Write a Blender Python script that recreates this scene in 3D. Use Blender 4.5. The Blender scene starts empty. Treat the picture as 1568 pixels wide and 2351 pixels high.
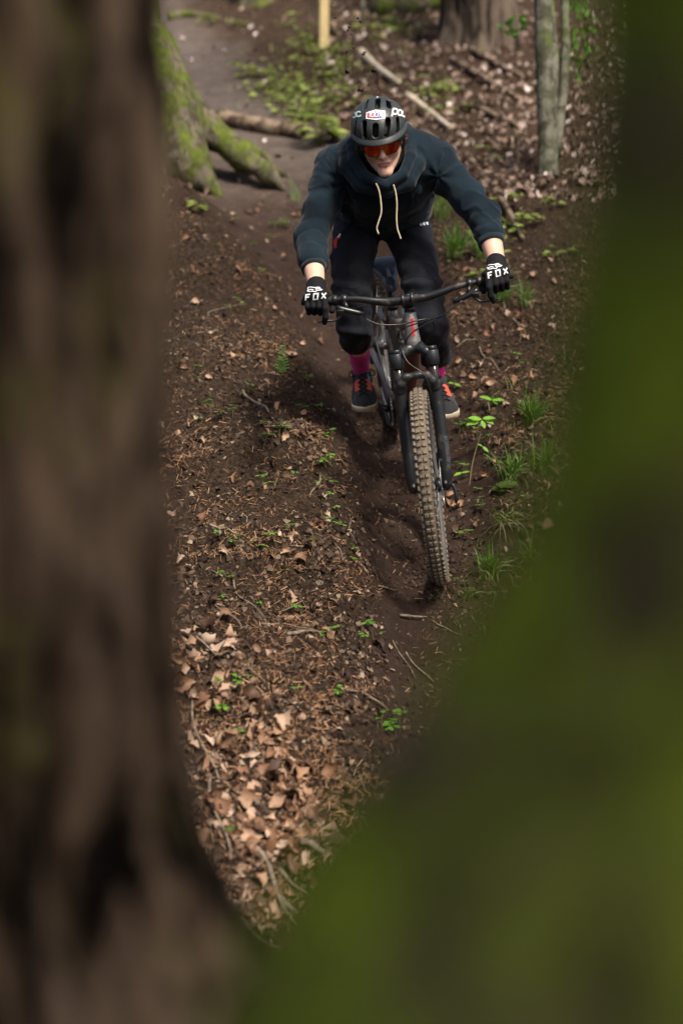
import bpy, bmesh, math, random
import numpy as np
from mathutils import Vector, Matrix
from mathutils.bvhtree import BVHTree

scene = bpy.context.scene
COL = scene.collection
rng = np.random.default_rng(7)
random.seed(7)

# ------------------------------------------------------------------ camera
PITCH = math.radians(6.0)
FPX = 3424.0                                   # focal length in photo pixels (1568 wide)
cam_data = bpy.data.cameras.new('camera')
cam_data.sensor_fit = 'VERTICAL'; cam_data.sensor_height = 36.0
cam_data.lens = 36.0 * FPX / 2351.0
cam_data.clip_start = 0.03; cam_data.clip_end = 300.0
cam_data.dof.use_dof = True
cam_data.dof.focus_distance = 5.62
cam_data.dof.aperture_fstop = 1.4
cam = bpy.data.objects.new('camera', cam_data); COL.objects.link(cam)
cam.location = (0, 0, 0); cam.rotation_euler = (math.radians(90) - PITCH, 0, 0)
scene.camera = cam

# ------------------------------------------------------------------ light
SUN_DIR = np.array([0.30, -0.55, 0.78]); SUN_DIR /= np.linalg.norm(SUN_DIR)     # towards the sun
world = bpy.data.worlds.new('World'); scene.world = world; world.use_nodes = True
wn = world.node_tree; wn.nodes.clear()
w_out = wn.nodes.new('ShaderNodeOutputWorld'); w_bg = wn.nodes.new('ShaderNodeBackground')
sky = wn.nodes.new('ShaderNodeTexSky'); sky.sky_type = 'NISHITA'; sky.sun_disc = False
sky.sun_elevation = math.asin(SUN_DIR[2]); sky.sun_rotation = math.atan2(SUN_DIR[0], SUN_DIR[1])
sky.dust_density = 6.0; sky.air_density = 0.6; sky.ozone_density = 0.4
w_bg.inputs['Strength'].default_value = 0.15
wn.links.new(sky.outputs[0], w_bg.inputs['Color']); wn.links.new(w_bg.outputs[0], w_out.inputs['Surface'])
sun_data = bpy.data.lights.new('sun', 'SUN'); sun_data.energy = 4.4; sun_data.angle = math.radians(10.0)
sun_data.color = (1.0, 0.945, 0.86)
sun = bpy.data.objects.new('sun', sun_data); COL.objects.link(sun)
sun.rotation_euler = Vector(SUN_DIR).to_track_quat('Z', 'Y').to_euler()
scene.view_settings.view_transform = 'Standard'; scene.view_settings.look = 'None'
scene.view_settings.exposure = 0.5; scene.view_settings.gamma = 1.0
scene.view_settings.use_curve_mapping = False
scene.render.engine = 'CYCLES'
scene.cycles.use_denoising = True
scene.cycles.max_bounces = 6; scene.cycles.diffuse_bounces = 3

# ------------------------------------------------------------------ helpers
AF = np.array([0, math.cos(PITCH), -math.sin(PITCH)])
AU = np.array([0, math.sin(PITCH), math.cos(PITCH)])
AR = np.array([1.0, 0, 0])
def P(u, v, d):
    """place in the world seen at photo pixel (u, v), d metres in front of the viewpoint"""
    return d * AF + d * (u - 784.0) / FPX * AR + d * (1175.5 - v) / FPX * AU
def proj(X):
    X = np.asarray(X, float); d = X @ AF
    return 784 + FPX * (X @ AR) / d, 1175.5 - FPX * (X @ AU) / d, d

def unit(v):
    v = np.asarray(v, float); return v / (np.linalg.norm(v) + 1e-12)

def link(o, parent=None):
    COL.objects.link(o)
    if parent is not None: o.parent = parent
    return o
def tag(o, label=None, cat=None, group=None, kind=None):
    if label: o['label'] = label
    if cat: o['category'] = cat
    if group: o['group'] = group
    if kind: o['kind'] = kind
    return o
def empty(name, loc=(0, 0, 0)):
    o = bpy.data.objects.new(name, None); o.empty_display_size = 0.1
    COL.objects.link(o); o.location = Vector(loc); return o
def mesh_data(name, V, Fc, mats=(), smooth=True, mat_idx=None):
    me = bpy.data.meshes.new(name)
    V = np.asarray(V, np.float32)
    if isinstance(Fc, np.ndarray) and Fc.ndim == 2:
        n, k = Fc.shape
        me.vertices.add(len(V)); me.vertices.foreach_set('co', V.ravel())
        me.loops.add(n * k); me.loops.foreach_set('vertex_index', Fc.astype(np.int32).ravel())
        me.polygons.add(n); me.polygons.foreach_set('loop_start', np.arange(n, dtype=np.int32) * k)
        me.update(calc_edges=True)
    else:
        me.from_pydata([tuple(map(float, p)) for p in V], [], [tuple(map(int, q)) for q in Fc]); me.update()
    if smooth: me.polygons.foreach_set('use_smooth', np.ones(len(me.polygons), bool))
    for m in (mats if isinstance(mats, (list, tuple)) else [mats]): me.materials.append(m)
    if mat_idx is not None: me.polygons.foreach_set('material_index', np.asarray(mat_idx, np.int32))
    return me
def obj(name, V, Fc, mat, parent=None, smooth=True, mat_idx=None):
    """one mesh object; vertices are given in world space and kept there whatever the parent"""
    V = np.asarray(V, float)
    if parent is not None: V = V - np.array(parent_loc(parent))
    o = bpy.data.objects.new(name, mesh_data(name, V, Fc, mat, smooth, mat_idx))
    return link(o, parent)
def parent_loc(o):
    l = Vector((0, 0, 0))
    while o is not None: l += o.location; o = o.parent
    return l
def join(parts):
    Vs, Fs, n = [], [], 0
    for V, Fc in parts:
        Vs.append(np.asarray(V, float)); Fs += [tuple(i + n for i in f) for f in Fc]; n += len(V)
    return np.concatenate(Vs), Fs

def frames(pts):
    pts = np.asarray(pts, float); n = len(pts)
    T = np.gradient(pts, axis=0); T /= np.linalg.norm(T, axis=1)[:, None] + 1e-12
    a = np.array([0, 0, 1.0]) if abs(T[0][2]) < 0.9 else np.array([1.0, 0, 0])
    N = np.zeros_like(pts); N[0] = unit(np.cross(T[0], a))
    for i in range(1, n):
        v = N[i - 1] - T[i] * (N[i - 1] @ T[i]); N[i] = unit(v)
    return T, N, np.cross(T, N)
def tube(pts, r, seg=10, cap=True, flat=1.0):
    pts = np.asarray(pts, float); n = len(pts)
    r = np.broadcast_to(np.asarray(r, float), (n,))
    T, N, Bn = frames(pts)
    a = np.linspace(0, 2 * np.pi, seg, endpoint=False)
    V = (pts[:, None] + r[:, None, None] * (np.cos(a)[None, :, None] * N[:, None] + flat * np.sin(a)[None, :, None] * Bn[:, None])).reshape(-1, 3)
    Fc = [(i * seg + j, i * seg + (j + 1) % seg, (i + 1) * seg + (j + 1) % seg, (i + 1) * seg + j) for i in range(n - 1) for j in range(seg)]
    if cap:
        Fc.append(tuple(range(seg))[::-1]); Fc.append(tuple((n - 1) * seg + j for j in range(seg)))
    return V, Fc
def spline(pts, n=24):
    """Catmull-Rom through the points"""
    p = np.asarray(pts, float); p = np.vstack([2 * p[0] - p[1], p, 2 * p[-1] - p[-2]])
    out = []; m = len(p) - 3
    for s in np.linspace(0, m - 1e-6, n):
        i = int(s); t = s - i; a, b, c, d = p[i:i + 4]
        out.append(0.5 * (2 * b + (c - a) * t + (2 * a - 5 * b + 4 * c - d) * t * t + (3 * b - a - 3 * c + d) * t ** 3))
    return np.array(out)
def box(c, ax, ay, az, bev=0.0):
    """box from centre and three half-axis vectors, with chamfered edges when bev > 0"""
    c, ax, ay, az = map(lambda q: np.asarray(q, float), (c, ax, ay, az))
    if bev <= 0:
        V = [c + i * ax + j * ay + k * az for i in (-1, 1) for j in (-1, 1) for k in (-1, 1)]
        return np.array(V), [(0, 1, 3, 2), (4, 6, 7, 5), (0, 4, 5, 1), (2, 3, 7, 6), (0, 2, 6, 4), (1, 5, 7, 3)]
    bm = bmesh.new()
    vs = {}
    for i in (-1, 1):
        for j in (-1, 1):
            for k in (-1, 1): vs[i, j, k] = bm.verts.new(c + i * ax + j * ay + k * az)
    K = list(vs.values())
    for q in [(0, 1, 3, 2), (4, 6, 7, 5), (0, 4, 5, 1), (2, 3, 7, 6), (0, 2, 6, 4), (1, 5, 7, 3)]: bm.faces.new([K[i] for i in q])
    bmesh.ops.bevel(bm, geom=bm.edges[:], offset=bev, segments=2, profile=0.6, affect='EDGES')
    bm.verts.index_update()
    V = np.array([v.co[:] for v in bm.verts]); Fc = [tuple(v.index for v in f.verts) for f in bm.faces]
    bm.free(); return V, Fc

# --- noise
_TAB = rng.random((256, 256)).astype(np.float32)
_TAB3 = rng.random((64, 64, 64)).astype(np.float32)
def vnoise2(x, y):
    xi = np.floor(x).astype(int); yi = np.floor(y).astype(int); fx = x - xi; fy = y - yi
    fx = fx * fx * (3 - 2 * fx); fy = fy * fy * (3 - 2 * fy)
    g = lambda a, b: _TAB[a & 255, b & 255]
    return (g(xi, yi) * (1 - fx) + g(xi + 1, yi) * fx) * (1 - fy) + (g(xi, yi + 1) * (1 - fx) + g(xi + 1, yi + 1) * fx) * fy
def fbm2(x, y, o=4):
    s = 0; a = 0.5
    for k in range(o):
        s = s + a * (vnoise2(x + 17.3 * k, y - 9.1 * k) - 0.5); x = x * 2.03; y = y * 2.03; a *= 0.5
    return s * 2
def vnoise3(p):
    i = np.floor(p).astype(int); f = p - i; f = f * f * (3 - 2 * f); i &= 63; j = (i + 1) & 63
    g = lambda a, b, c: _TAB3[a, b, c]
    x0, y0, z0 = i[..., 0], i[..., 1], i[..., 2]; x1, y1, z1 = j[..., 0], j[..., 1], j[..., 2]
    fx, fy, fz = f[..., 0], f[..., 1], f[..., 2]
    c00 = g(x0, y0, z0) * (1 - fx) + g(x1, y0, z0) * fx; c10 = g(x0, y1, z0) * (1 - fx) + g(x1, y1, z0) * fx
    c01 = g(x0, y0, z1) * (1 - fx) + g(x1, y0, z1) * fx; c11 = g(x0, y1, z1) * (1 - fx) + g(x1, y1, z1) * fx
    return (c00 * (1 - fy) + c10 * fy) * (1 - fz) + (c01 * (1 - fy) + c11 * fy) * fz
def fbm3(p, o=3):
    s = 0; a = 0.5
    for k in range(o): s = s + a * (vnoise3(p + 11.7 * k) - 0.5); p = p * 2.07; a *= 0.5
    return s * 2

# --- signed distance shapes and a surface-nets mesher
def sd_cone(X, a, b, ra, rb):
    a = np.asarray(a, np.float32); b = np.asarray(b, np.float32); ab = b - a
    t = np.clip(((X - a) @ ab) / (ab @ ab), 0, 1)
    return np.linalg.norm(X - a - t[..., None] * ab, axis=-1) - (ra + (rb - ra) * t)
def sd_ell(X, c, A, r):
    """ellipsoid: A rows are the axes"""
    q = ((X - np.asarray(c, np.float32)) @ np.asarray(A, np.float32).T) / np.asarray(r, np.float32)
    k = np.linalg.norm(q, axis=-1); k2 = np.linalg.norm(q / np.asarray(r, np.float32), axis=-1)
    return k * (k - 1) / (k2 + 1e-6)
def sd_box(X, c, A, h, r):
    q = np.abs((X - np.asarray(c, np.float32)) @ np.asarray(A, np.float32).T) - (np.asarray(h, np.float32) - r)
    return np.linalg.norm(np.maximum(q, 0), axis=-1) + np.minimum(q.max(-1), 0) - r
def smin(a, b, k):
    h = np.clip(0.5 + 0.5 * (b - a) / k, 0, 1); return b + (a - b) * h - k * h * (1 - h)
def smax(a, b, k): return -smin(-a, -b, k)
def chain(X, pts, rs, k=0.02):
    d = None
    for i in range(len(pts) - 1):
        e = sd_cone(X, pts[i], pts[i + 1], rs[i], rs[i + 1]); d = e if d is None else smin(d, e, k)
    return d
def mesh_sdf(fn, lo, hi, h):
    """surface nets of fn over the box lo..hi with cell size h"""
    lo = np.asarray(lo, float); hi = np.asarray(hi, float)
    n = np.ceil((hi - lo) / h).astype(int) + 1
    ax = [lo[i] + h * np.arange(n[i]) for i in range(3)]
    D = np.empty(n, np.float32)
    bs = 10; nb = -(-n // bs); half = h * bs / 2
    bc = np.stack(np.meshgrid(*[lo[i] + h * (bs * np.arange(nb[i]) + (bs - 1) / 2) for i in range(3)], indexing='ij'), -1).astype(np.float32)
    bd = fn(bc)
    near = np.abs(bd) < half * 1.732 * 1.25 + 0.012
    for c in np.argwhere(~near): D[tuple(slice(bs * q, bs * q + bs) for q in c)] = bd[tuple(c)]
    nc = np.argwhere(near); off = np.stack(np.meshgrid(*[np.arange(bs)] * 3, indexing='ij'), -1).reshape(-1, 3)
    for s in range(0, len(nc), 300):
        id_ = (nc[s:s + 300, None] * bs + off[None]).reshape(-1, 3); id_ = id_[(id_ < n).all(1)]
        D[id_[:, 0], id_[:, 1], id_[:, 2]] = fn((lo + h * id_).astype(np.float32))
    S = D < 0
    cnt = sum(S[i:n[0] - 1 + i, j:n[1] - 1 + j, k:n[2] - 1 + k].astype(np.int8) for i in (0, 1) for j in (0, 1) for k in (0, 1))
    act = (cnt > 0) & (cnt < 8); ci = np.argwhere(act)
    idx = -np.ones(act.shape, np.int64); idx[act] = np.arange(len(ci))
    acc = np.zeros((len(ci), 3)); num = np.zeros(len(ci))
    cor = [(i, j, k) for i in (0, 1) for j in (0, 1) for k in (0, 1)]
    for a in cor:
        for ax_ in range(3):
            if a[ax_]: continue
            b = list(a); b[ax_] = 1
            da = D[ci[:, 0] + a[0], ci[:, 1] + a[1], ci[:, 2] + a[2]]; db = D[ci[:, 0] + b[0], ci[:, 1] + b[1], ci[:, 2] + b[2]]
            m = (da < 0) != (db < 0); t = np.where(m, da / np.where(m, da - db, 1), 0)
            pos = np.repeat(np.array(a, float)[None], len(ci), 0); pos[:, ax_] += t
            acc[m] += pos[m]; num[m] += 1
    V = lo + h * (ci + acc / num[:, None])
    Fs = []
    for ax_ in range(3):
        o1, o2 = [(1, 2), (2, 0), (0, 1)][ax_]
        sl0 = [slice(None)] * 3; sl1 = [slice(None)] * 3
        sl0[ax_] = slice(0, -1); sl1[ax_] = slice(1, None)
        A = S[tuple(sl0)]; B = S[tuple(sl1)]; e = np.argwhere(A != B)
        e = e[(e[:, o1] > 0) & (e[:, o2] > 0) & (e[:, o1] < n[o1] - 1) & (e[:, o2] < n[o2] - 1)]
        q = []
        for s1, s2 in ((1, 1), (0, 1), (0, 0), (1, 0)):
            c = e.copy(); c[:, o1] -= s1; c[:, o2] -= s2; q.append(idx[c[:, 0], c[:, 1], c[:, 2]])
        q = np.stack(q, 1); fl = ~A[e[:, 0], e[:, 1], e[:, 2]]; q[fl] = q[fl][:, ::-1]; Fs.append(q)
    Fq = np.concatenate(Fs); Fq = Fq[(Fq >= 0).all(1)]
    return V, Fq
def vnormals(V, Fq):
    nrm = np.zeros_like(V); fn = np.cross(V[Fq[:, 2]] - V[Fq[:, 0]], V[Fq[:, 3]] - V[Fq[:, 1]])
    for k in range(4): np.add.at(nrm, Fq[:, k], fn)
    return nrm / (np.linalg.norm(nrm, axis=1)[:, None] + 1e-12)
def relax(V, Fq, it=2, w=0.5):
    for _ in range(it):
        s = np.zeros_like(V); c = np.zeros(len(V))
        for k in range(4):
            for m in (1, 3): np.add.at(s, Fq[:, k], V[Fq[:, (k + m) % 4]]); np.add.at(c, Fq[:, k], 1)
        V = V * (1 - w) + w * s / np.maximum(c, 1)[:, None]
    return V
def bvh(V, Fc): return BVHTree.FromPolygons([tuple(map(float, p)) for p in V], [tuple(map(int, f)) for f in Fc])

# --- flat print laid on a surface: strokes and polygons in a 2D frame, dropped along a direction
def strokes_2d(lines, w):
    """each polyline becomes a ribbon of small quads with mitred corners"""
    out = []
    for L in lines:
        L = np.asarray(L, float); closed = len(L) > 2 and np.allclose(L[0], L[-1])
        R = []
        for a, b in zip(L[:-1], L[1:]):
            n = max(1, int(np.linalg.norm(b - a) / (w * 1.2))); R += [a + (b - a) * i / n for i in range(n)]
        R.append(L[-1]); R = np.array(R); m = len(R); base = R[:-1] if closed else R
        L_, R_ = [], []
        for i in range(len(base)):
            p0 = base[i - 1] if (i > 0 or closed) else base[i]; p1 = base[(i + 1) % len(base)] if (i < len(base) - 1 or closed) else base[i]
            d0 = unit(base[i] - p0) if np.linalg.norm(base[i] - p0) > 1e-9 else unit(p1 - base[i]); d1 = unit(p1 - base[i]) if np.linalg.norm(p1 - base[i]) > 1e-9 else d0
            t = unit(d0 + d1); nn = np.array([-t[1], t[0]]); sc = min(2.0, 1 / max(0.35, nn @ np.array([-d0[1], d0[0]])))
            ext = 0 if closed or 0 < i < len(base) - 1 else (-0.5 if i == 0 else 0.5)
            c = base[i] + t * ext * w * 0.0
            L_.append(c + nn * w / 2 * sc); R_.append(c - nn * w / 2 * sc)
        k = len(base)
        for i in range(k if closed else k - 1):
            j = (i + 1) % k; out.append([L_[i], R_[i], R_[j], L_[j]])
    return out
def decal(name, polys, org, ex, ey, tree, drop, mat, parent, off=0.0012, tess=0):
    """polys: 2D polygons in (ex, ey) at org, dropped along `drop` onto the surface `tree`"""
    V, Fc = [], []
    drop = unit(drop)
    for pl in polys:
        pl = [np.asarray(p, float) for p in pl]; sets = [pl]
        if tess and len(pl) == 4:
            a, b, c, d = pl; sets = []
            for i in range(tess):
                for j in range(tess):
                    f = lambda s, t: (a * (1 - s) + b * s) * (1 - t) + (d * (1 - s) + c * s) * t
                    sets.append([f(i / tess, j / tess), f((i + 1) / tess, j / tess), f((i + 1) / tess, (j + 1) / tess), f(i / tess, (j + 1) / tess)])
        for q in sets:
            ids = []
            for p in q:
                w = np.asarray(org) + p[0] * ex + p[1] * ey
                hit, nrm, _, _ = tree.ray_cast(Vector(w - drop * 0.25), Vector(drop), 0.6)
                if hit is None: ids = None; break
                nn = np.array(nrm); nn = nn if nn @ drop < 0 else -nn; ids.append(np.array(hit) + nn * off * 0.8 - drop * off * 0.4)
            if ids:
                Fc.append(tuple(range(len(V), len(V) + len(ids)))); V += ids
    if not V: return None
    return obj(name, np.array(V), Fc, mat, parent, smooth=True)

# ------------------------------------------------------------------ materials
def new_mat(name):
    m = bpy.data.materials.new(name); m.use_nodes = True
    nt = m.node_tree; b = nt.nodes['Principled BSDF']; return m, nt, b
def ramp(nt, fac, stops):
    r = nt.nodes.new('ShaderNodeValToRGB'); e = r.color_ramp.elements
    while len(e) < len(stops): e.new(0.5)
    for i, (p, c) in enumerate(stops): e[i].position = p; e[i].color = (*c, 1)
    nt.links.new(fac, r.inputs['Fac']); return r.outputs['Color']
def noise_node(nt, scale, detail=4, rough=0.55, vec=None, dist=0.0, coord='Object', stretch=None):
    tc = nt.nodes.new('ShaderNodeTexCoord'); src = tc.outputs[coord]
    if stretch:
        mp = nt.nodes.new('ShaderNodeMapping'); mp.inputs['Scale'].default_value = stretch
        nt.links.new(src, mp.inputs['Vector']); src = mp.outputs[0]
    n = nt.nodes.new('ShaderNodeTexNoise'); n.inputs['Scale'].default_value = scale
    n.inputs['Detail'].default_value = detail; n.inputs['Roughness'].default_value = rough; n.inputs['Distortion'].default_value = dist
    nt.links.new(src, n.inputs['Vector']); return n.outputs['Fac']
def bump(nt, b, fac, strength=0.3, dist=0.01):
    bp = nt.nodes.new('ShaderNodeBump'); bp.inputs['Strength'].default_value = strength; bp.inputs['Distance'].default_value = dist
    nt.links.new(fac, bp.inputs['Height'])
    old = b.inputs['Normal'].links
    if old: nt.links.new(old[0].from_socket, bp.inputs['Normal'])
    nt.links.new(bp.outputs[0], b.inputs['Normal'])
def mix(nt, fac, a, b):
    m = nt.nodes.new('ShaderNodeMix'); m.data_type = 'RGBA'
    if isinstance(fac, float): m.inputs[0].default_value = fac
    else: nt.links.new(fac, m.inputs[0])
    for i, c in ((6, a), (7, b)):
        if isinstance(c, tuple): m.inputs[i].default_value = (*c, 1)
        else: nt.links.new(c, m.inputs[i])
    return m.outputs[2]
def noisy(name, c1, c2, scale=30, rough=0.7, bmp=0.2, bscale=None, bdist=0.005, lo=0.35, hi=0.65, spec=0.4, metal=0.0, sheen=0.0, stretch=None):
    m, nt, b = new_mat(name)
    f = noise_node(nt, scale, stretch=stretch)
    nt.links.new(ramp(nt, f, [(lo, c1), (hi, c2)]), b.inputs['Base Color'])
    b.inputs['Roughness'].default_value = rough; b.inputs['Specular IOR Level'].default_value = spec; b.inputs['Metallic'].default_value = metal
    if sheen: b.inputs['Sheen Weight'].default_value = sheen; b.inputs['Sheen Roughness'].default_value = 0.5
    if bmp: bump(nt, b, noise_node(nt, bscale or scale * 2, 5, stretch=stretch), bmp, bdist)
    return m
def dusty(name, c, dust, amount=0.5, rough=0.4, scale=14, metal=0.0, spec=0.5):
    """a base colour with a film of dried mud in patches"""
    m, nt, b = new_mat(name)
    f = noise_node(nt, scale, 6, 0.7)
    k = ramp(nt, f, [(max(0.02, 0.62 - amount * 0.4), (0, 0, 0)), (min(0.98, 0.85 - amount * 0.25), (1, 1, 1))])
    nt.links.new(mix(nt, k, c, dust), b.inputs['Base Color'])
    r = nt.nodes.new('ShaderNodeMapRange'); r.inputs[3].default_value = rough; r.inputs[4].default_value = 0.95
    nt.links.new(k, r.inputs[0]); nt.links.new(r.outputs[0], b.inputs['Roughness'])
    b.inputs['Metallic'].default_value = metal; b.inputs['Specular IOR Level'].default_value = spec
    bump(nt, b, noise_node(nt, scale * 6, 4), 0.12, 0.002)
    return m
def fabric(name, c1, c2, weave=900, rough=0.9, sheen=0.25, fold=0.25, spec=0.15, dirt=None, seam=0.0):
    m, nt, b = new_mat(name)
    f = noise_node(nt, 9, 4, 0.6)
    col = ramp(nt, f, [(0.35, c1), (0.68, c2)])
    if dirt:
        k = ramp(nt, noise_node(nt, 22, 8, 0.75), [(0.6, (0, 0, 0)), (0.78, (0.55, 0.55, 0.55))])
        col = mix(nt, k, col, dirt)
    nt.links.new(col, b.inputs['Base Color'])
    b.inputs['Roughness'].default_value = rough; b.inputs['Specular IOR Level'].default_value = spec
    b.inputs['Sheen Weight'].default_value = sheen; b.inputs['Sheen Roughness'].default_value = 0.45
    if fold: bump(nt, b, noise_node(nt, 16, 3, 0.5, dist=0.6), fold, 0.012)
    bump(nt, b, noise_node(nt, weave, 2), 0.15, 0.001)
    return m
def plain(name, c, rough=0.5, metal=0.0, spec=0.5):
    m, nt, b = new_mat(name)
    nt.links.new(ramp(nt, noise_node(nt, 60, 3), [(0.3, tuple(x * 0.85 for x in c)), (0.7, tuple(min(1, x * 1.1) for x in c))]), b.inputs['Base Color'])
    b.inputs['Roughness'].default_value = rough; b.inputs['Metallic'].default_value = metal; b.inputs['Specular IOR Level'].default_value = spec
    return m
def island_mat(name, stops, rough=0.75, trans=0.0, by='island', vein=0.15, spec=0.3):
    """colour drawn at random for each loose piece (or each object), with a little mottling"""
    m, nt, b = new_mat(name)
    if by == 'island': g = nt.nodes.new('ShaderNodeNewGeometry'); src = g.outputs['Random Per Island']
    else: g = nt.nodes.new('ShaderNodeObjectInfo'); src = g.outputs['Color']
    col = ramp(nt, src, stops)
    mot = noise_node(nt, 70, 4, 0.6, coord='Object')
    hs = nt.nodes.new('ShaderNodeHueSaturation'); mr = nt.nodes.new('ShaderNodeMapRange')
    mr.inputs[1].default_value = 0.3; mr.inputs[2].default_value = 0.7; mr.inputs[3].default_value = 1 - 2 * vein; mr.inputs[4].default_value = 1 + 1.6 * vein
    nt.links.new(mot, mr.inputs[0]); nt.links.new(mr.outputs[0], hs.inputs['Value']); nt.links.new(col, hs.inputs['Color'])
    nt.links.new(hs.outputs[0], b.inputs['Base Color'])
    b.inputs['Roughness'].default_value = rough; b.inputs['Specular IOR Level'].default_value = spec
    if trans:
        out = nt.nodes['Material Output']; tr = nt.nodes.new('ShaderNodeBsdfTranslucent'); ms = nt.nodes.new('ShaderNodeMixShader')
        nt.links.new(hs.outputs[0], tr.inputs['Color']); ms.inputs[0].default_value = trans
        nt.links.new(b.outputs[0], ms.inputs[1]); nt.links.new(tr.outputs[0], ms.inputs[2]); nt.links.new(ms.outputs[0], out.inputs['Surface'])
    return m
def bark(name, furrow, ridge, moss, moss_amt, scale=6, stretch=(1, 1, 0.22), rough=0.95, moss2=None):
    m, nt, b = new_mat(name)
    f = noise_node(nt, scale, 6, 0.6, stretch=stretch, dist=0.4)
    col = ramp(nt, f, [(0.44, furrow), (0.50, tuple((a + c) / 2 for a, c in zip(furrow, ridge))), (0.56, ridge)])
    k = ramp(nt, noise_node(nt, scale * 0.45, 6, 0.65), [(0.66 - moss_amt * 0.45, (0, 0, 0)), (0.80 - moss_amt * 0.45, (1, 1, 1))])
    mc = ramp(nt, noise_node(nt, scale * 1.7, 5), [(0.3, moss), (0.7, moss2 or tuple(x * 1.5 for x in moss))])
    nt.links.new(mix(nt, k, col, mc), b.inputs['Base Color'])
    b.inputs['Roughness'].default_value = rough; b.inputs['Specular IOR Level'].default_value = 0.1
    bump(nt, b, f, 0.8, 0.03); bump(nt, b, noise_node(nt, scale * 12, 5), 0.5, 0.006)
    return m

MUD = (0.16, 0.115, 0.075)
# ------------------------------------------------------------------ where the bicycle stands (needed by the ground)
def bike_pose(yaw, pitch, roll):
    y, pt, r = map(math.radians, (yaw, pitch, roll))
    fw = math.cos(pt) * (-math.cos(y) * AF + math.sin(y) * AR) - math.sin(pt) * AU
    l0 = unit(np.cross(AU, fw)); u0 = np.cross(fw, l0)
    return fw, l0 * math.cos(r) + u0 * math.sin(r), u0 * math.cos(r) - l0 * math.sin(r)
BX, BY, BZ = bike_pose(7.5, 31.5, 8.8)           # forward, rider's left, up
BO = P(990, 1115, 5.6) - 1.23 * BX - 0.37 * BZ
def B(x, y, z): return BO + x * BX + y * BY + z * BZ
HA = math.radians(64.5)
ST_A = np.array([-math.cos(HA), 0, math.sin(HA)]); ST_K = np.array([1.23 - 0.044 * math.sin(HA), 0, 0.37 - 0.044 * math.cos(HA)])
ST_ANG = math.radians(-8.5)
def S(x, y, z):
    """a point of the steered assembly (bike coordinates with straight bars) in the world"""
    v = np.array([x, y, z], float) - ST_K; a = ST_A * (v @ ST_A); w = v - a
    return B(*(a + w * math.cos(ST_ANG) + np.cross(ST_A, w) * math.sin(ST_ANG) + ST_K))
FC, RC = S(1.23, 0, 0.0), B(0, 0, 0.0)

# ------------------------------------------------------------------ ground
SLOPE = (RC[2] - FC[2]) / (RC[1] - FC[1])
def softmin(a, b, k): return -k * np.logaddexp(-a / k, -b / k)
def softmax(a, b, k): return k * np.logaddexp(a / k, b / k)
_ty = np.array([-4, 2.5, 3.5, 4.2, 4.8, 5.3, FC[1], RC[1], 8.0, 9.3, 10.4, 12, 15, 24])
_tx = np.array([0.7, 0.42, 0.42, 0.42, 0.42, 0.41, FC[0], RC[0], 0.02, -0.30, -0.75, -1.5, -2.6, -4.5])
def trail_x(y): return np.interp(y, _ty, _tx)
def trail_w(y): return np.interp(y, [3, 5, 7, 8.5, 10, 14], [0.30, 0.30, 0.30, 0.45, 0.75, 1.1])
def smooth(a, b, x): t = np.clip((x - a) / (b - a), 0, 1); return t * t * (3 - 2 * t)
def trail_mask(x, y):
    """1 on the worn trail, 0 off it"""
    n = fbm2(x * 3.1 + 5, y * 3.1, 3) * 0.16
    return 1 - smooth(0.75, 1.35, np.abs(x - trail_x(y)) / trail_w(y) + n)
def height(x, y, fine=True):
    x = np.asarray(x, float); y = np.asarray(y, float)
    z1 = FC[2] + SLOPE * (y - FC[1])
    yl = 9.4; z2 = FC[2] + SLOPE * (yl - FC[1]) + 0.40 * (y - yl)
    zb = softmin(z1, z2, 0.05)
    z3 = -0.82 - 1.5 * softmax(y - 1.5 + 0.15 * np.sin(2 * x), 0, 0.12)
    z3 = z3 - 0.25 * softmax(x - 0.15, 0, 0.1) * (y > -9)
    zb = softmax(zb, z3, 0.06)
    dx = x - trail_x(y); w = trail_w(y)
    side = np.where(dx < 0, 0.25, 0.19) * smooth(0.35, 1.55, np.abs(dx) / w) * np.interp(y, [9, 10.5], [1, 0.35])
    side = side + np.where(dx < 0, 0.07 * np.maximum(-dx - 0.5, 0), 0.05 * np.maximum(dx - 0.5, 0))
    tm = trail_mask(x, y); off = 1 - tm
    lum = fbm2(x * 1.1, y * 1.1, 3) * 0.16 * smooth(0.4, 1.6, np.abs(dx))
    steps = 0
    for y0, a in ((8.7, 0.06), (7.75, 0.08), (6.95, 0.07), (6.1, 0.07), (5.25, 0.06), (4.5, 0.05)):
        t = (y - y0 - 0.5 * fbm2(x * 1.3 + y0 * 3, y * 0.4, 2)) / 0.07
        steps = steps + a * (np.tanh(t) - np.tanh(t * 0.16)) * smooth(0.15, 0.5, -dx) * smooth(-3.5, -2.2, x)
    h = zb + side + lum + steps
    if fine:
        amp = 0.16 + 0.84 * off
        h = h + 0.050 * amp * fbm2(x * 6.5, y * 6.5, 3)
        cl = fbm2(x * 24, y * 24, 3)
        h = h + 0.026 * (0.16 + 0.84 * off) * cl + 0.020 * off * np.maximum(fbm2(x * 14 + 40, y * 14, 2), 0)
        # groove pressed by wheels along the trail
        h = h - 0.014 * np.exp(-(dx / 0.10) ** 2) * (y < 9)
    return h
def hnormal(x, y, e=0.03):
    gx = (height(x + e, y) - height(x - e, y)) / (2 * e); gy = (height(x, y + e) - height(x, y - e)) / (2 * e)
    n = np.stack([-gx, -gy, np.ones_like(gx)], -1); return n / np.linalg.norm(n, axis=-1)[..., None]
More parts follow.
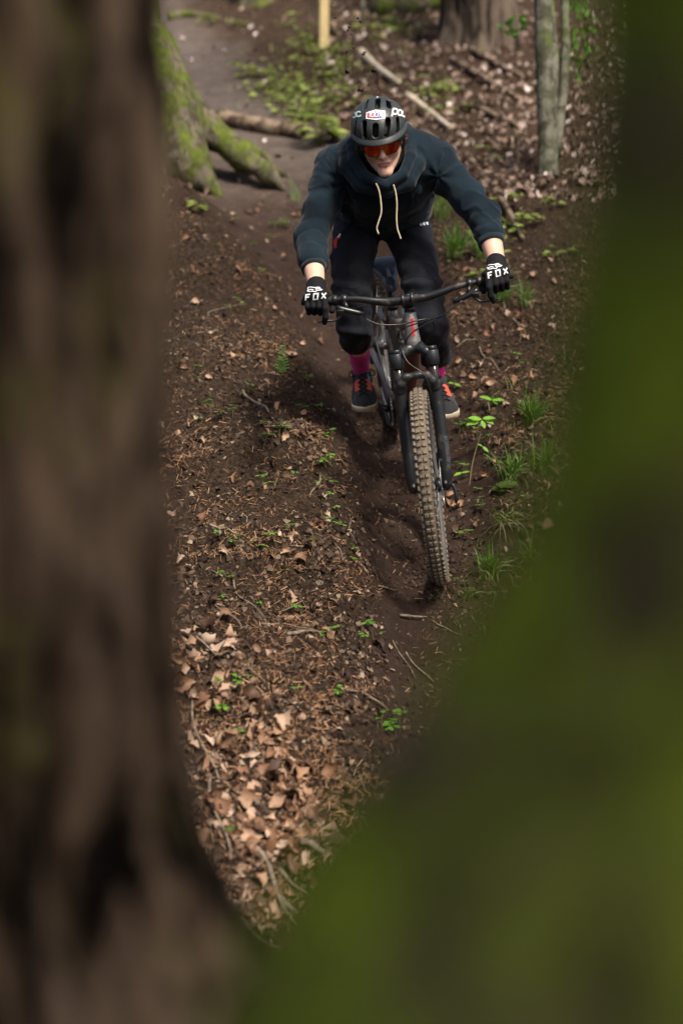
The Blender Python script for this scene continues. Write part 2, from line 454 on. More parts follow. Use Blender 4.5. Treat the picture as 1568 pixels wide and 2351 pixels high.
def on_ground(u, v):
    """world point where the ground is met looking along photo pixel (u, v)"""
    d = unit(P(u, v, 1.0)); t = np.geomspace(2.2, 28, 330); X = t[:, None] * d
    k = np.argmax(height(X[:, 0], X[:, 1], False) > X[:, 2]); t = np.linspace(max(2.2, t[k] - 0.35), t[k] + 0.35, 90); X = t[:, None] * d
    k = np.argmax(height(X[:, 0], X[:, 1]) > X[:, 2]); k = k if k else 45
    return np.array([X[k, 0], X[k, 1], float(height(X[k, 0], X[k, 1]))])

gx = np.concatenate([np.linspace(-14, -2.3, 50), np.arange(-2.25, 2.7, 0.013), np.linspace(2.75, 14, 50)])
gy = np.concatenate([np.linspace(-6, 2.5, 70), np.arange(2.53, 9.5, 0.013), np.arange(9.5, 16, 0.03), np.linspace(16.05, 34, 70)])
GX, GY = np.meshgrid(gx, gy, indexing='ij'); GZ = height(GX, GY)
nx_, ny_ = GX.shape; ii = np.arange(nx_ * ny_).reshape(nx_, ny_)
GF = np.stack([ii[:-1, :-1], ii[1:, :-1], ii[1:, 1:], ii[:-1, 1:]], -1).reshape(-1, 4)
m_soil, nt, b = new_mat('forest_soil')
at = nt.nodes.new('ShaderNodeAttribute'); at.attribute_name = 'trail'
n1 = noise_node(nt, 7, 8, 0.7); n2 = noise_node(nt, 60, 6, 0.7)
litter_c = ramp(nt, n2, [(0.32, (0.014, 0.009, 0.006)), (0.5, (0.046, 0.030, 0.020)), (0.72, (0.115, 0.076, 0.050))])
soil_c = ramp(nt, n1, [(0.30, (0.038, 0.024, 0.017)), (0.55, (0.070, 0.045, 0.033)), (0.75, (0.118, 0.080, 0.060))])
soil_c = mix(nt, ramp(nt, n2, [(0.35, (0.6, 0.6, 0.6)), (0.6, (0, 0, 0))]), soil_c, (0.032, 0.020, 0.014))
dry = nt.nodes.new('ShaderNodeAttribute'); dry.attribute_name = 'dry'
soil_c = mix(nt, dry.outputs['Fac'], soil_c, ramp(nt, n1, [(0.3, (0.085, 0.066, 0.055)), (0.7, (0.155, 0.125, 0.106))]))
nt.links.new(mix(nt, at.outputs['Fac'], litter_c, soil_c), b.inputs['Base Color'])
b.inputs['Roughness'].default_value = 1.0; b.inputs['Specular IOR Level'].default_value = 0.08
bump(nt, b, noise_node(nt, 45, 8, 0.75), 0.9, 0.02); bump(nt, b, noise_node(nt, 160, 6, 0.75), 0.9, 0.008)
ground = obj('ground', np.stack([GX, GY, GZ], -1).reshape(-1, 3), GF, m_soil)
at_ = ground.data.attributes.new('trail', 'FLOAT', 'POINT')
at_.data.foreach_set('value', trail_mask(GX, GY).astype(np.float32).ravel())
at_ = ground.data.attributes.new('dry', 'FLOAT', 'POINT')          # trodden, dried-out soil on the level part of the trail
at_.data.foreach_set('value', smooth(8.6, 11.0, GY + 0.8 * fbm2(GX * 1.2, GY * 1.2, 2)).astype(np.float32).ravel())
tag(ground, kind='structure')

# ground position seen at each photo pixel, on a coarse table
tu = np.linspace(-420, 1990, 61); tv = np.linspace(-140, 2280, 76); TU, TV = np.meshgrid(tu, tv, indexing='ij')
dirs = AF + ((TU - 784) / FPX)[..., None] * AR + ((1175.5 - TV) / FPX)[..., None] * AU
tlo = np.full(TU.shape, 2.4); hit_t = np.full(TU.shape, np.nan)
for t in np.geomspace(2.5, 30, 260):
    X = dirs * t; below = height(X[..., 0], X[..., 1], False) > X[..., 2]; hit_t = np.where(np.isnan(hit_t) & below, t, hit_t)
hit_t = np.where(np.isnan(hit_t), 30, hit_t)
def px_to_ground(u, v):
    fu = np.clip((u - tu[0]) / (tu[1] - tu[0]), 0, len(tu) - 1.001); fv = np.clip((v - tv[0]) / (tv[1] - tv[0]), 0, len(tv) - 1.001)
    i, j = fu.astype(int), fv.astype(int); a, c = fu - i, fv - j
    t = (hit_t[i, j] * (1 - a) + hit_t[i + 1, j] * a) * (1 - c) + (hit_t[i, j + 1] * (1 - a) + hit_t[i + 1, j + 1] * a) * c
    X = (AF + ((u - 784) / FPX)[:, None] * AR + ((1175.5 - v) / FPX)[:, None] * AU) * t[:, None]
    return X[:, 0], X[:, 1]
# ------------------------------------------------------------------ mountain bike
m_black = dusty('black_anodised_metal', (0.012, 0.012, 0.013), MUD, 0.10, 0.32)
m_matte = dusty('matte_black_paint', (0.014, 0.016, 0.018), (0.11, 0.085, 0.06), 0.16, 0.38)
m_gloss = plain('dark_coated_stanchion', (0.02, 0.016, 0.012), 0.12)
m_ti = dusty('satin_grey_frame_paint', (0.27, 0.26, 0.235), MUD, 0.18, 0.36, metal=0.55)
m_red = dusty('muddy_red_frame_paint', (0.13, 0.012, 0.012), (0.10, 0.065, 0.035), 0.75, 0.35, scale=45)
m_redtag = plain('red_badge_print', (0.55, 0.02, 0.025), 0.35)
m_knob = dusty('dusty_tyre_tread', (0.165, 0.135, 0.098), (0.25, 0.21, 0.155), 0.6, 0.95, scale=30, spec=0.1)
m_tyre = dusty('muddy_tyre_carcass', (0.085, 0.062, 0.044), (0.19, 0.15, 0.11), 0.75, 0.95, scale=25, spec=0.1)
m_sidew = dusty('grey_tyre_sidewall', (0.085, 0.082, 0.08), (0.16, 0.125, 0.09), 0.35, 0.6, scale=20, spec=0.35)
m_rim = dusty('black_wheel_rim', (0.02, 0.02, 0.021), MUD, 0.35, 0.35)
m_steel = dusty('brushed_steel', (0.45, 0.44, 0.43), MUD, 0.25, 0.32, metal=0.9)
m_rubber = noisy('black_rubber', (0.012, 0.012, 0.012), (0.022, 0.021, 0.02), 60, 0.75, 0.3)
m_cable = plain('black_cable_housing', (0.013, 0.013, 0.014), 0.35)
m_saddle = noisy('black_saddle_sky_sheen', (0.055, 0.063, 0.082), (0.080, 0.090, 0.115), 40, 0.32, 0.15, 300, spec=0.5)  # black cover, with the bluish sky sheen put into its base colour
m_print = plain('pale_grey_print', (0.55, 0.57, 0.62), 0.6)
m_dimprint = plain('dim_grey_print', (0.065, 0.07, 0.075), 0.6)
m_white = plain('white_print', (0.78, 0.78, 0.77), 0.6)

bike = empty('mountain_bike', RC)
tag(bike, 'muddy grey and black mountain bike ridden down the steep dirt trail', 'bicycle')
def group_part(name, parent=None):
    o = bpy.data.objects.new(name, None); o.empty_display_size = 0.05; link(o, parent or bike); return o
def bt(fn, pts): return np.array([fn(*p) for p in pts])
def bbox(fn, c, hx, hy, hz, bev=0.003, rot=0.0):
    """box in bike axes, turned by rot about the sideways axis"""
    c0 = fn(*c); ex = fn(c[0] + 1, c[1], c[2]) - c0; ey = fn(c[0], c[1] + 1, c[2]) - c0; ez = fn(c[0], c[1], c[2] + 1) - c0
    r = math.radians(rot); ax = ex * math.cos(r) + ez * math.sin(r); az = ez * math.cos(r) - ex * math.sin(r)
    return box(c0, ax * hx, ey * hy, az * hz, bev)

def lathe_wheel(fn, cx, cz, prof, seg=96):
    """closed profile of (radius, sideways) spun about the axle"""
    n = len(prof); V = []
    for i in range(seg):
        a = 2 * math.pi * i / seg
        for r, y in prof: V.append(fn(cx + r * math.cos(a), y, cz + r * math.sin(a)))
    F_ = [(i * n + j, i * n + (j + 1) % n, ((i + 1) % seg) * n + (j + 1) % n, ((i + 1) % seg) * n + j) for i in range(seg) for j in range(n)]
    return np.array(V), F_
def make_wheel(fn, cx, cz, hubw, rotor_y):
    w = group_part('wheel')
    R0, rt = 0.3375, 0.0300
    a = np.linspace(-2.55, 2.55, 25)
    prof = [(R0 + rt * math.cos(t), 0.98 * rt * math.sin(t)) for t in a]
    V, F_ = lathe_wheel(fn, cx, cz, prof)
    n = len(prof); mi = [1 if (8 > (k % n) or (k % n) > 15) else 0 for k in range(len(F_))]
    obj('tyre', V, F_, [m_tyre, m_sidew], w, mat_idx=mi)
    parts = []; N = 82
    rr = random.Random(3)
    for i in range(N):
        for row in range(4):
            ang = 2 * math.pi * (i + (0.5 if row in (1, 2) else 0.0)) / N
            th = (-0.92, -0.27, 0.27, 0.92)[row]
            hw = (0.0048, 0.0072, 0.0072, 0.0048)[row]; hl = (0.0082, 0.0066, 0.0066, 0.0082)[row] * rr.uniform(0.95, 1.05); hh = 0.0052
            er = (math.cos(ang), 0, math.sin(ang)); rad = R0 + rt * math.cos(th); y = rt * math.sin(th)
            c = np.array(fn(cx + rad * er[0], y, cz + rad * er[2]))
            g = lambda v: np.array(fn(cx + v[0], v[1], cz + v[2])) - np.array(fn(cx, 0, cz))
            nrm = g((math.cos(th) * er[0], math.sin(th), math.cos(th) * er[2])); tan = g((-er[2], 0, er[0])); lat = np.cross(nrm, tan)
            Vb, Fb = box(c + nrm * 0.002, tan * hl, lat * hw, nrm * hh)
            Vb = Vb.copy()
            out = ((Vb - c) @ nrm) > 0.002
            Vb[out] = c + (Vb[out] - c) * 1.0 - lat * ((Vb[out] - c) @ lat)[:, None] * 0.18 - tan * ((Vb[out] - c) @ tan)[:, None] * 0.14
            parts.append((Vb, Fb))
    V, F_ = join(parts); obj('tread', V, F_, m_knob, w, smooth=False)['kind'] = 'stuff'
    V, F_ = lathe_wheel(fn, cx, cz, [(0.322, 0.0165), (0.296, 0.0135), (0.290, 0.006), (0.290, -0.006), (0.296, -0.0135), (0.322, -0.0165), (0.314, -0.012), (0.314, 0.012)], 72)
    obj('rim', V, F_, m_rim, w)
    V, F_ = lathe_wheel(fn, cx, cz, [(0.010, -hubw), (0.022, -hubw * 0.92), (0.030, -hubw * 0.6), (0.018, -hubw * 0.45), (0.018, hubw * 0.45), (0.030, hubw * 0.6), (0.024, hubw * 0.92), (0.010, hubw)], 24)
    obj('hub', V, F_, m_black, w)
    parts = []
    for i in range(28):
        s = 1 if i % 2 else -1; a0 = 2 * math.pi * i / 28; a1 = a0 + (0.55 if (i // 2) % 2 else -0.55)
        p = [fn(cx + 0.028 * math.cos(a1), s * hubw * 0.6, cz + 0.028 * math.sin(a1)), fn(cx + 0.292 * math.cos(a0), s * 0.002, cz + 0.292 * math.sin(a0))]
        parts.append(tube(p, 0.0011, 5))
    V, F_ = join(parts); obj('spokes', V, F_, m_steel, w)
    rp = lathe_wheel(fn, cx, cz, [(0.100, rotor_y - 0.001), (0.084, rotor_y - 0.001), (0.084, rotor_y + 0.001), (0.100, rotor_y + 0.001)], 60)
    parts = [rp]
    for i in range(6):
        a0 = 2 * math.pi * i / 6; parts.append(tube([fn(cx + 0.026 * math.cos(a0), rotor_y, cz + 0.026 * math.sin(a0)), fn(cx + 0.087 * math.cos(a0 + 0.35), rotor_y, cz + 0.087 * math.sin(a0 + 0.35))], 0.003, 6))
    V, F_ = join(parts); obj('brake_disc', V, F_, m_steel, w)
    return w
front_w = make_wheel(S, 1.23, 0.37, 0.050, 0.047)
rear_w = make_wheel(B, 0.0, 0.37, 0.066, 0.062)

def axis(t, y=0.0, off=0.0):
    """point at t metres up the steering axis, y to the rider's left, off in front of it"""
    q = ST_K + t * ST_A + off * np.array([math.sin(HA), 0, math.cos(HA)]); return (q[0], y, q[2])
fork = group_part('fork')
LY = 0.066
# crown: a forged bridge carrying both legs and the steerer
cpts = [(0.487, LY), (0.502, 0.045), (0.518, 0.018), (0.518, -0.018), (0.502, -0.045), (0.487, -LY)]
cw = np.array([S(*axis(t, y, 0.044 - 0.040 * (abs(y) < 0.03))) for t, y in cpts])
def crown_sdf(X):
    d = chain(X, cw, [0.021, 0.0165, 0.023, 0.023, 0.0165, 0.021], 0.010)
    return d
V, F_ = mesh_sdf(crown_sdf, cw.min(0) - 0.06, cw.max(0) + 0.06, 0.004); obj('crown', V, F_, m_matte, fork)
for s in (1, -1):
    V, F_ = tube(bt(S, [axis(0.500, s * LY, 0.044), axis(0.516, s * LY, 0.044), axis(0.520, s * LY, 0.044)]), [0.0205, 0.0205, 0.017], 20)
    obj('leg_cap', V, F_, m_black, fork)
    V, F_ = tube(bt(S, [axis(t, s * LY, 0.044) for t in (0.448, 0.450, 0.475, 0.500, 0.504)]), [0.0215, 0.0235, 0.0255, 0.0250, 0.0225], 22); obj('leg_socket', V, F_, m_matte, fork)
    V, F_ = tube(bt(S, [axis(0.47, s * LY, 0.044), axis(0.33, s * LY, 0.044)]), 0.0175, 20); obj('stanchion', V, F_, m_gloss, fork)
    ts = [0.392, 0.388, 0.375, 0.365, 0.30, 0.2, 0.1, 0.05, 0.02, -0.005, -0.022]
    rs = [0.0215, 0.0245, 0.0255, 0.024, 0.0235, 0.0235, 0.023, 0.022, 0.0215, 0.019, 0.012]
    yo = [0, 0, 0, 0, 0, 0, 0, 0, -0.002, -0.004, -0.005]
    V, F_ = tube(bt(S, [axis(t, s * (LY + y), 0.044 - (0.006 if t < 0.03 else 0)) for t, y in zip(ts, yo)]), rs, 20)
    leg = obj('lower_leg', V, F_, m_matte, fork)
    V, F_ = join([bbox(S, axis(0.0, s * 0.060, 0.040), 0.016, 0.008, 0.024, 0.006, -25.5)]); obj('dropout', V, F_, m_matte, fork)
    if s == 1: LEG_L = leg
ap = np.array([S(*axis(t, y, o)) for t, y, o in [(0.365, LY, 0.056), (0.392, 0.058, 0.070), (0.415, 0.040, 0.078), (0.418, 0.0, 0.080), (0.415, -0.040, 0.078), (0.392, -0.058, 0.070), (0.365, -LY, 0.056)]])
def arch_sdf(X): return chain(X, ap, [0.019, 0.0155, 0.0135, 0.0125, 0.0135, 0.0155, 0.019], 0.012)
V, F_ = mesh_sdf(arch_sdf, ap.min(0) - 0.04, ap.max(0) + 0.04, 0.0035); obj('arch', V, F_, m_matte, fork)
V, F_ = tube(bt(S, [(1.23, -0.075, 0.37), (1.23, 0.082, 0.37)]), 0.009, 12); obj('axle', V, F_, m_black, fork)
V, F_ = join([tube(spline(bt(S, [(1.235, 0.082, 0.372), (1.245, 0.092, 0.355), (1.262, 0.094, 0.325), (1.270, 0.090, 0.305)]), 8), [0.007] * 6 + [0.006, 0.004], 8)])
obj('axle_lever', V, F_, m_black, fork)
V, F_ = join([bbox(S, axis(0.085, 0.050, 0.004), 0.018, 0.014, 0.036, 0.006, -20), bbox(S, axis(0.10, 0.058, 0.022), 0.012, 0.008, 0.012, 0.003, -20)])
obj('brake_caliper', V, F_, m_black, fork)

# frame
frame = group_part('frame')
ht = [S(*axis(t)) for t in (0.522, 0.530, 0.545, 0.60, 0.642, 0.650)]
V, F_ = tube(ht, [0.0265, 0.0300, 0.0290, 0.0245, 0.0255, 0.0235], 28); headtube = obj('head_tube', V, F_, m_ti, frame)
HT_TREE = bvh(V, F_)
BB = (0.44, 0, 0.288)
def ftube(name, pts, rs, mat, n=14):
    V, F_ = tube(spline(bt(B, pts), n), np.interp(np.linspace(0, 1, n), np.linspace(0, 1, len(rs)), rs), 18); return obj(name, V, F_, mat, frame)
hl = axis(0.55); hu = axis(0.625)
ftube('down_tube', [hl, (0.86, 0, 0.70), (0.62, 0, 0.45), BB], [0.030, 0.034, 0.034, 0.038], m_red)
ftube('top_tube', [hu, (0.72, 0, 0.80), (0.36, 0, 0.66)], [0.027, 0.022, 0.019], m_ti)
ftube('seat_tube', [BB, (0.40, 0, 0.50), (0.345, 0, 0.71)], [0.030, 0.022, 0.019], m_ti)
for s in (1, -1):
    ftube('chainstay', [(0.42, s * 0.030, 0.310), (0.33, s * 0.046, 0.330), (0.15, s * 0.066, 0.372), (0.0, s * 0.072, 0.37)], [0.016, 0.013, 0.012, 0.014], m_ti)
    ftube('seatstay', [(0.0, s * 0.072, 0.375), (0.10, s * 0.066, 0.48), (0.25, s * 0.050, 0.64), (0.36, s * 0.035, 0.66)], [0.013, 0.011, 0.012, 0.013], m_ti)
    V, F_ = join([bbox(B, (0.44, s * 0.034, 0.60), 0.075, 0.006, 0.014, 0.004, -8)]); obj('suspension_link', V, F_, m_steel, frame)
V, F_ = tube(bt(B, [(0.50, 0, 0.60), (0.60, 0, 0.62), (0.70, 0, 0.645)]), [0.022, 0.024, 0.018], 16); obj('rear_shock', V, F_, m_black, frame)
V, F_ = tube(bt(B, [(0.44, -0.05, 0.288), (0.44, 0.05, 0.288)]), 0.023, 18); obj('bottom_bracket', V, F_, m_black, frame)
decal('badge', [[(-0.004, -0.030), (0.006, -0.030), (0.006, 0.036), (-0.004, 0.036)]], S(*axis(0.592)) + 0.006 * BY, BY, unit(S(*axis(0.6)) - S(*axis(0.5))), HT_TREE, -(S(*axis(0.6, 0, 0.1)) - S(*axis(0.6))), m_redtag, frame, tess=4)
V, F_ = tube(bt(S, [axis(0.512), axis(0.521)]), 0.027, 24); obj('headset', V, F_, m_black, frame)

# seat
V, F_ = tube(bt(B, [(0.345, 0, 0.69), (0.290, 0, 0.80)]), [0.0158, 0.0150], 16); obj('seatpost', V, F_, m_black, bike)
V, F_ = tube(bt(B, [(0.349, 0, 0.70), (0.343, 0, 0.72)]), 0.024, 20); obj('seat_clamp', V, F_, m_black, bike)
def saddle_sdf(X):
    q = np.stack([(X - B(0, 0, 0)) @ BX, (X - B(0, 0, 0)) @ BY, (X - B(0, 0, 0)) @ BZ], -1)
    d = None
    I = np.eye(3)
    for c, r in (((0.155, 0.036, 0.822), (0.060, 0.040, 0.020)), ((0.155, -0.036, 0.822), (0.060, 0.040, 0.020)), ((0.21, 0, 0.822), (0.085, 0.052, 0.021)),
                 ((0.29, 0, 0.815), (0.085, 0.030, 0.020)), ((0.355, 0, 0.806), (0.040, 0.022, 0.020))):
        e = sd_ell(q, c, I, r); d = e if d is None else smin(d, e, 0.03)
    return smax(d, -(q[..., 2] - 0.803 + 0.10 * np.maximum(q[..., 0] - 0.27, 0)), 0.008)
c0 = B(0.24, 0, 0.82)
V, F_ = mesh_sdf(saddle_sdf, c0 - 0.22, c0 + 0.22, 0.0045); saddle = obj('saddle', V, F_, m_saddle, bike)
SAD = bvh(V, F_)
decal('saddle_mark', [[(0.00, -0.006), (0.062, -0.009), (0.062, 0.009), (0.00, 0.006)], [(-0.014, -0.010), (-0.004, -0.002), (-0.004, 0.002), (-0.014, 0.010), (-0.010, 0.0)]], B(0.27, 0, 0.84), BX, BY, SAD, -BZ, m_print, saddle, tess=5, off=0.004)
V, F_ = join([tube(spline(bt(B, [(0.16, s * 0.022, 0.808), (0.20, s * 0.022, 0.790), (0.30, s * 0.021, 0.788), (0.355, s * 0.010, 0.800)]), 10), 0.0035, 6) for s in (1, -1)])
obj('saddle_rails', V, F_, m_steel, bike)

# cockpit
cock = group_part('handlebar')
BC = np.array([0.93, 0, 1.0])
def bar_pt(y):
    a = abs(y); rise = 0.026 * smooth(0.05, 0.21, a) + 0.03 * max(0, a - 0.2); sweep = 0.135 * max(0, a - 0.13)
    return (BC[0] - sweep, y, BC[2] + rise)
ys = np.linspace(-0.385, 0.385, 61)
V, F_ = tube(bt(S, [bar_pt(y) for y in ys]), [np.interp(abs(y), [0, 0.05, 0.17, 0.39], [0.0175, 0.0172, 0.0125, 0.0112]) for y in ys], 18); obj('bar', V, F_, m_black, cock)
for s in (1, -1):
    yy = np.linspace(0.268, 0.392, 40); 
    V, F_ = tube(bt(S, [bar_pt(s * y) for y in yy]), [0.0158 + (0.0009 if i % 2 else -0.0004) for i in range(40)], 18); obj('grip', V, F_, m_rubber, cock)
    V, F_ = tube(bt(S, [bar_pt(s * y) for y in (0.258, 0.262, 0.274, 0.277)]), [0.0160, 0.0185, 0.0185, 0.0165], 18); obj('grip_clamp', V, F_, m_black, cock)
V, F_ = join([tube(bt(S, [axis(0.653), axis(0.672)]), 0.0195, 20), tube(bt(S, [axis(0.672), axis(0.715), axis(0.720)]), [0.022, 0.022, 0.017], 20),
              bbox(S, (0.912, 0, 0.987), 0.024, 0.019, 0.016, 0.006, 20)] +
             [tube(bt(S, [bar_pt(y - 0.006), bar_pt(y - 0.005), bar_pt(y + 0.005), bar_pt(y + 0.006)]), [0.021, 0.0245, 0.0245, 0.021], 24) for y in (-0.017, 0.017)])
obj('stem', V, F_, m_black, cock)
for s in (1, -1):
    lev = group_part('brake_lever')
    yc = 0.232
    V, F_ = tube(bt(S, [bar_pt(s * (yc + q)) for q in (-0.010, -0.009, 0.009, 0.010)]), [0.016, 0.0185, 0.0185, 0.016], 20); obj('clamp', V, F_, m_black, lev)
    bp_ = np.array(bar_pt(s * yc))
    g = lambda dx, y, dz: S(bp_[0] + dx, s * y, bp_[2] + dz)
    V, F_ = join([tube([g(0.030, 0.262, -0.012), g(0.034, 0.250, -0.020), g(0.034, 0.185, -0.046), g(0.033, 0.165, -0.052)], [0.008, 0.0115, 0.0100, 0.006], 14),
                  tube([g(0.012, yc, -0.004), g(0.032, yc - 0.008, -0.026)], 0.0085, 10), bbox(lambda x, y, z: S(x, y, z), (bp_[0] + 0.04, s * 0.250, bp_[2] - 0.028), 0.012, 0.013, 0.010, 0.004)])
    obj('master_cylinder', V, F_, m_black, lev)
    V, F_ = tube(spline([g(0.042, 0.242, -0.034), g(0.050, 0.262, -0.052), g(0.056, 0.285, -0.054), g(0.060, 0.315, -0.048), g(0.064, 0.338, -0.050)], 14), np.interp(np.linspace(0, 1, 14), [0, 0.5, 1], [0.0085, 0.006, 0.0055]), 10, flat=0.65)
    obj('lever_blade', V, F_, m_black, lev)
cables = [
    [S(0.97, -0.165, 0.965), S(0.985, -0.11, 0.940), S(0.975, -0.03, 0.925), S(0.965, 0.03, 0.928), S(0.945, 0.075, 0.915), S(0.93, 0.085, 0.87), S(0.915, 0.055, 0.82), S(0.90, 0.03, 0.77)],
    [S(0.97, 0.165, 0.965), S(0.99, 0.11, 0.940), S(0.995, 0.04, 0.915), S(0.985, -0.01, 0.88), S(0.965, -0.038, 0.83), S(*axis(0.53, -0.045, 0.05)), S(*axis(0.47, -0.025, 0.085)), S(*axis(0.42, 0.028, 0.100)), S(*axis(0.36, 0.045, 0.085)), S(*axis(0.27, 0.047, 0.050)), S(*axis(0.17, 0.048, 0.030)), S(*axis(0.11, 0.052, 0.015))],
    [S(0.965, 0.20, 0.985), S(0.99, 0.12, 0.948), S(0.985, 0.05, 0.93), S(0.97, -0.03, 0.905), S(0.93, -0.055, 0.86), S(0.88, -0.05, 0.82), S(0.82, -0.04, 0.79)]]
for c in cables:
    V, F_ = tube(spline(c, 46), 0.0026, 7); obj('cable', V, F_, m_cable, bike)

# drivetrain
CR = math.radians(16)
crank = group_part('crankset')
def ring(y, r0, r1, th, cx, cz, seg=40): return lathe_wheel(B, cx, cz, [(r1, y - th), (r0, y - th), (r0, y + th), (r1, y + th)], seg)
V, F_ = join([ring(-0.050, 0.056, 0.066, 0.0015, BB[0], BB[2], 64)] + [tube(bt(B, [BB[:1] + (-0.050,) + BB[2:], (BB[0] + 0.06 * math.cos(a), -0.050, BB[2] + 0.06 * math.sin(a))]), 0.005, 6) for a in np.linspace(0, 2 * np.pi, 5)[:-1]])
obj('chainring', V, F_, m_black, crank)
PED = {}
for s in (1, -1):
    e = (BB[0] + s * 0.17 * math.cos(CR), s * 0.085, BB[2] + s * 0.17 * math.sin(CR)); PED[s] = e
    V, F_ = tube(bt(B, [(BB[0], s * 0.062, BB[2]), (BB[0] + s * 0.08 * math.cos(CR), s * 0.075, BB[2] + s * 0.08 * math.sin(CR)), e]), [0.017, 0.013, 0.014], 12, flat=0.8); obj('crank_arm', V, F_, m_black, crank)
    ped = group_part('pedal')
    pc = (e[0], s * 0.145, e[2])
    prt = [tube(bt(B, [(e[0], s * 0.085, e[2]), (e[0], s * 0.19, e[2])]), 0.007, 10)]
    for dx in (-0.045, 0.045): prt.append(bbox(B, (e[0] + dx * math.cos(0.35), s * 0.145, e[2] + dx * math.sin(0.35)), 0.007, 0.048, 0.008, 0.002, 20))
    for dy in (0.105, 0.145, 0.187): prt.append(bbox(B, (e[0], s * dy, e[2]), 0.046, 0.006, 0.008, 0.002, 20))
    V, F_ = join(prt); obj('pedal_body', V, F_, m_black, ped)
V, F_ = join([ring(-0.052 + 0.0042 * i, 0.018, 0.020 + 0.0035 * i, 0.0009, 0, 0.37, 36) for i in range(9)]); obj('cassette', V, F_, m_steel, bike)
links = []
loopc = [(BB[0] + 0.067 * math.cos(a), -0.050, BB[2] + 0.067 * math.sin(a)) for a in np.linspace(1.57, -1.57, 14)] + [(0.02 + 0.03 * math.cos(a), -0.046, 0.215 + 0.03 * math.sin(a)) for a in np.linspace(-1.6, -3.6, 5)] + [(0.035, -0.046, 0.28)] + [(0.042 * math.cos(a), -0.046, 0.37 + 0.042 * math.sin(a)) for a in np.linspace(5.2, 1.6, 12)]
lp = np.array(loopc + loopc[:1]); seglen = np.r_[0, np.cumsum(np.linalg.norm(np.diff(lp, axis=0), axis=1))]
nl = int(seglen[-1] / 0.0127)
for i in range(nl):
    t = (i + 0.5) / nl * seglen[-1]; p = np.array([np.interp(t, seglen, lp[:, k]) for k in range(3)]); q = np.array([np.interp(min(t + 0.004, seglen[-1]), seglen, lp[:, k]) for k in range(3)])
    d = unit(q - p); up = unit(np.cross(d, (0, 1, 0)))
    tow = lambda v: v[0] * BX + v[1] * BY + v[2] * BZ
    links.append(box(B(*p), tow(d) * 0.0056, BY * (0.0034 if i % 2 else 0.0022), tow(up) * 0.0040))
V, F_ = join(links); obj('chain', V, F_, m_steel, bike, smooth=False)
V, F_ = join([bbox(B, (0.03, -0.046, 0.25), 0.010, 0.008, 0.06, 0.003, 10), bbox(B, (0.005, -0.066, 0.315), 0.022, 0.014, 0.022, 0.006, 20)] + [ring(-0.046, 0.004, 0.022, 0.002, x, z, 18) for x, z in ((0.02, 0.215), (0.035, 0.285))])
obj('derailleur', V, F_, m_black, bike)
# lettering along the fork leg
LEG_TREE = bvh(*tube(bt(S, [axis(t, LY, 0.044) for t in np.linspace(0.05, 0.365, 12)]), 0.0237, 24))
GL = {'B': [[(0, 0), (0, 1), (.6, 1), (.75, .85), (.75, .65), (.6, .52), (0, .52)], [(.6, .52), (.8, .38), (.8, .15), (.6, 0), (0, 0)]], 'O': [[(0, 0), (0, 1), (.75, 1), (.75, 0), (0, 0)]], 'M': [[(0, 0), (0, 1), (.45, 1), (.45, 0)], [(.45, 1), (.9, 1), (.9, 0)]],
      'E': [[(.75, 0), (0, 0), (0, 1), (.75, 1)], [(0, .5), (.65, .5)]], 'R': [[(0, 0), (0, 1), (.75, 1), (.75, .5), (0, .5)], [(.35, .5), (.8, 0)]],
      'F': [[(0, 0), (0, 1), (.75, 1)], [(0, .55), (.6, .55)]], 'X': [[(0, 0), (.75, 1)], [(0, 1), (.75, 0)]],
      'p': [[(0, -.45), (0, .65), (.12, .75), (.55, .75), (.7, .6), (.7, .15), (.55, 0), (0, 0)]], 'o': [[(.15, 0), (0, .15), (0, .6), (.15, .75), (.55, .75), (.7, .6), (.7, .15), (.55, 0), (.15, 0)]], 'c': [[(.7, .55), (.55, .75), (.15, .75), (0, .6), (0, .15), (.15, 0), (.55, 0), (.7, .2)]],
      '1': [[(0, .8), (.25, 1), (.25, 0)]], '0': [[(.1, 0), (0, .15), (0, .85), (.1, 1), (.5, 1), (.6, .85), (.6, .15), (.5, 0), (.1, 0)]], '%': [[(0, .75), (.2, 1), (.38, .75), (.2, .5), (0, .75)], [(.05, 0), (.75, 1)], [(.45, .25), (.63, .5), (.82, .25), (.63, 0), (.45, .25)]]}
def text_2d(txt, h, w, gap=0.3, slant=0.0, ox=0, oy=0, adv=0.75):
    L = []; x = 0
    for ch in txt:
        for l in GL[ch]: L.append([(ox + (x + p[0] + slant * p[1]) * h, oy + p[1] * h) for p in l])
        x += max(p[0] for l in GL[ch] for p in l) + gap
    return strokes_2d(L, w)
FD = unit(S(*axis(0.2, 0, 1.0)) - S(*axis(0.2)))
UPX = unit(S(*axis(1.0)) - S(*axis(0.0)))
side_dir = unit(0.75 * FD + 0.65 * BY)
decal('fork_lettering', text_2d('BOMBER', 0.0145, 0.0036, 0.34), S(*axis(0.085, LY, 0.044)) + side_dir * 0.03 + np.cross(UPX, side_dir) * 0.008, UPX, -np.cross(UPX, side_dir), LEG_TREE, -side_dir, m_dimprint, fork)
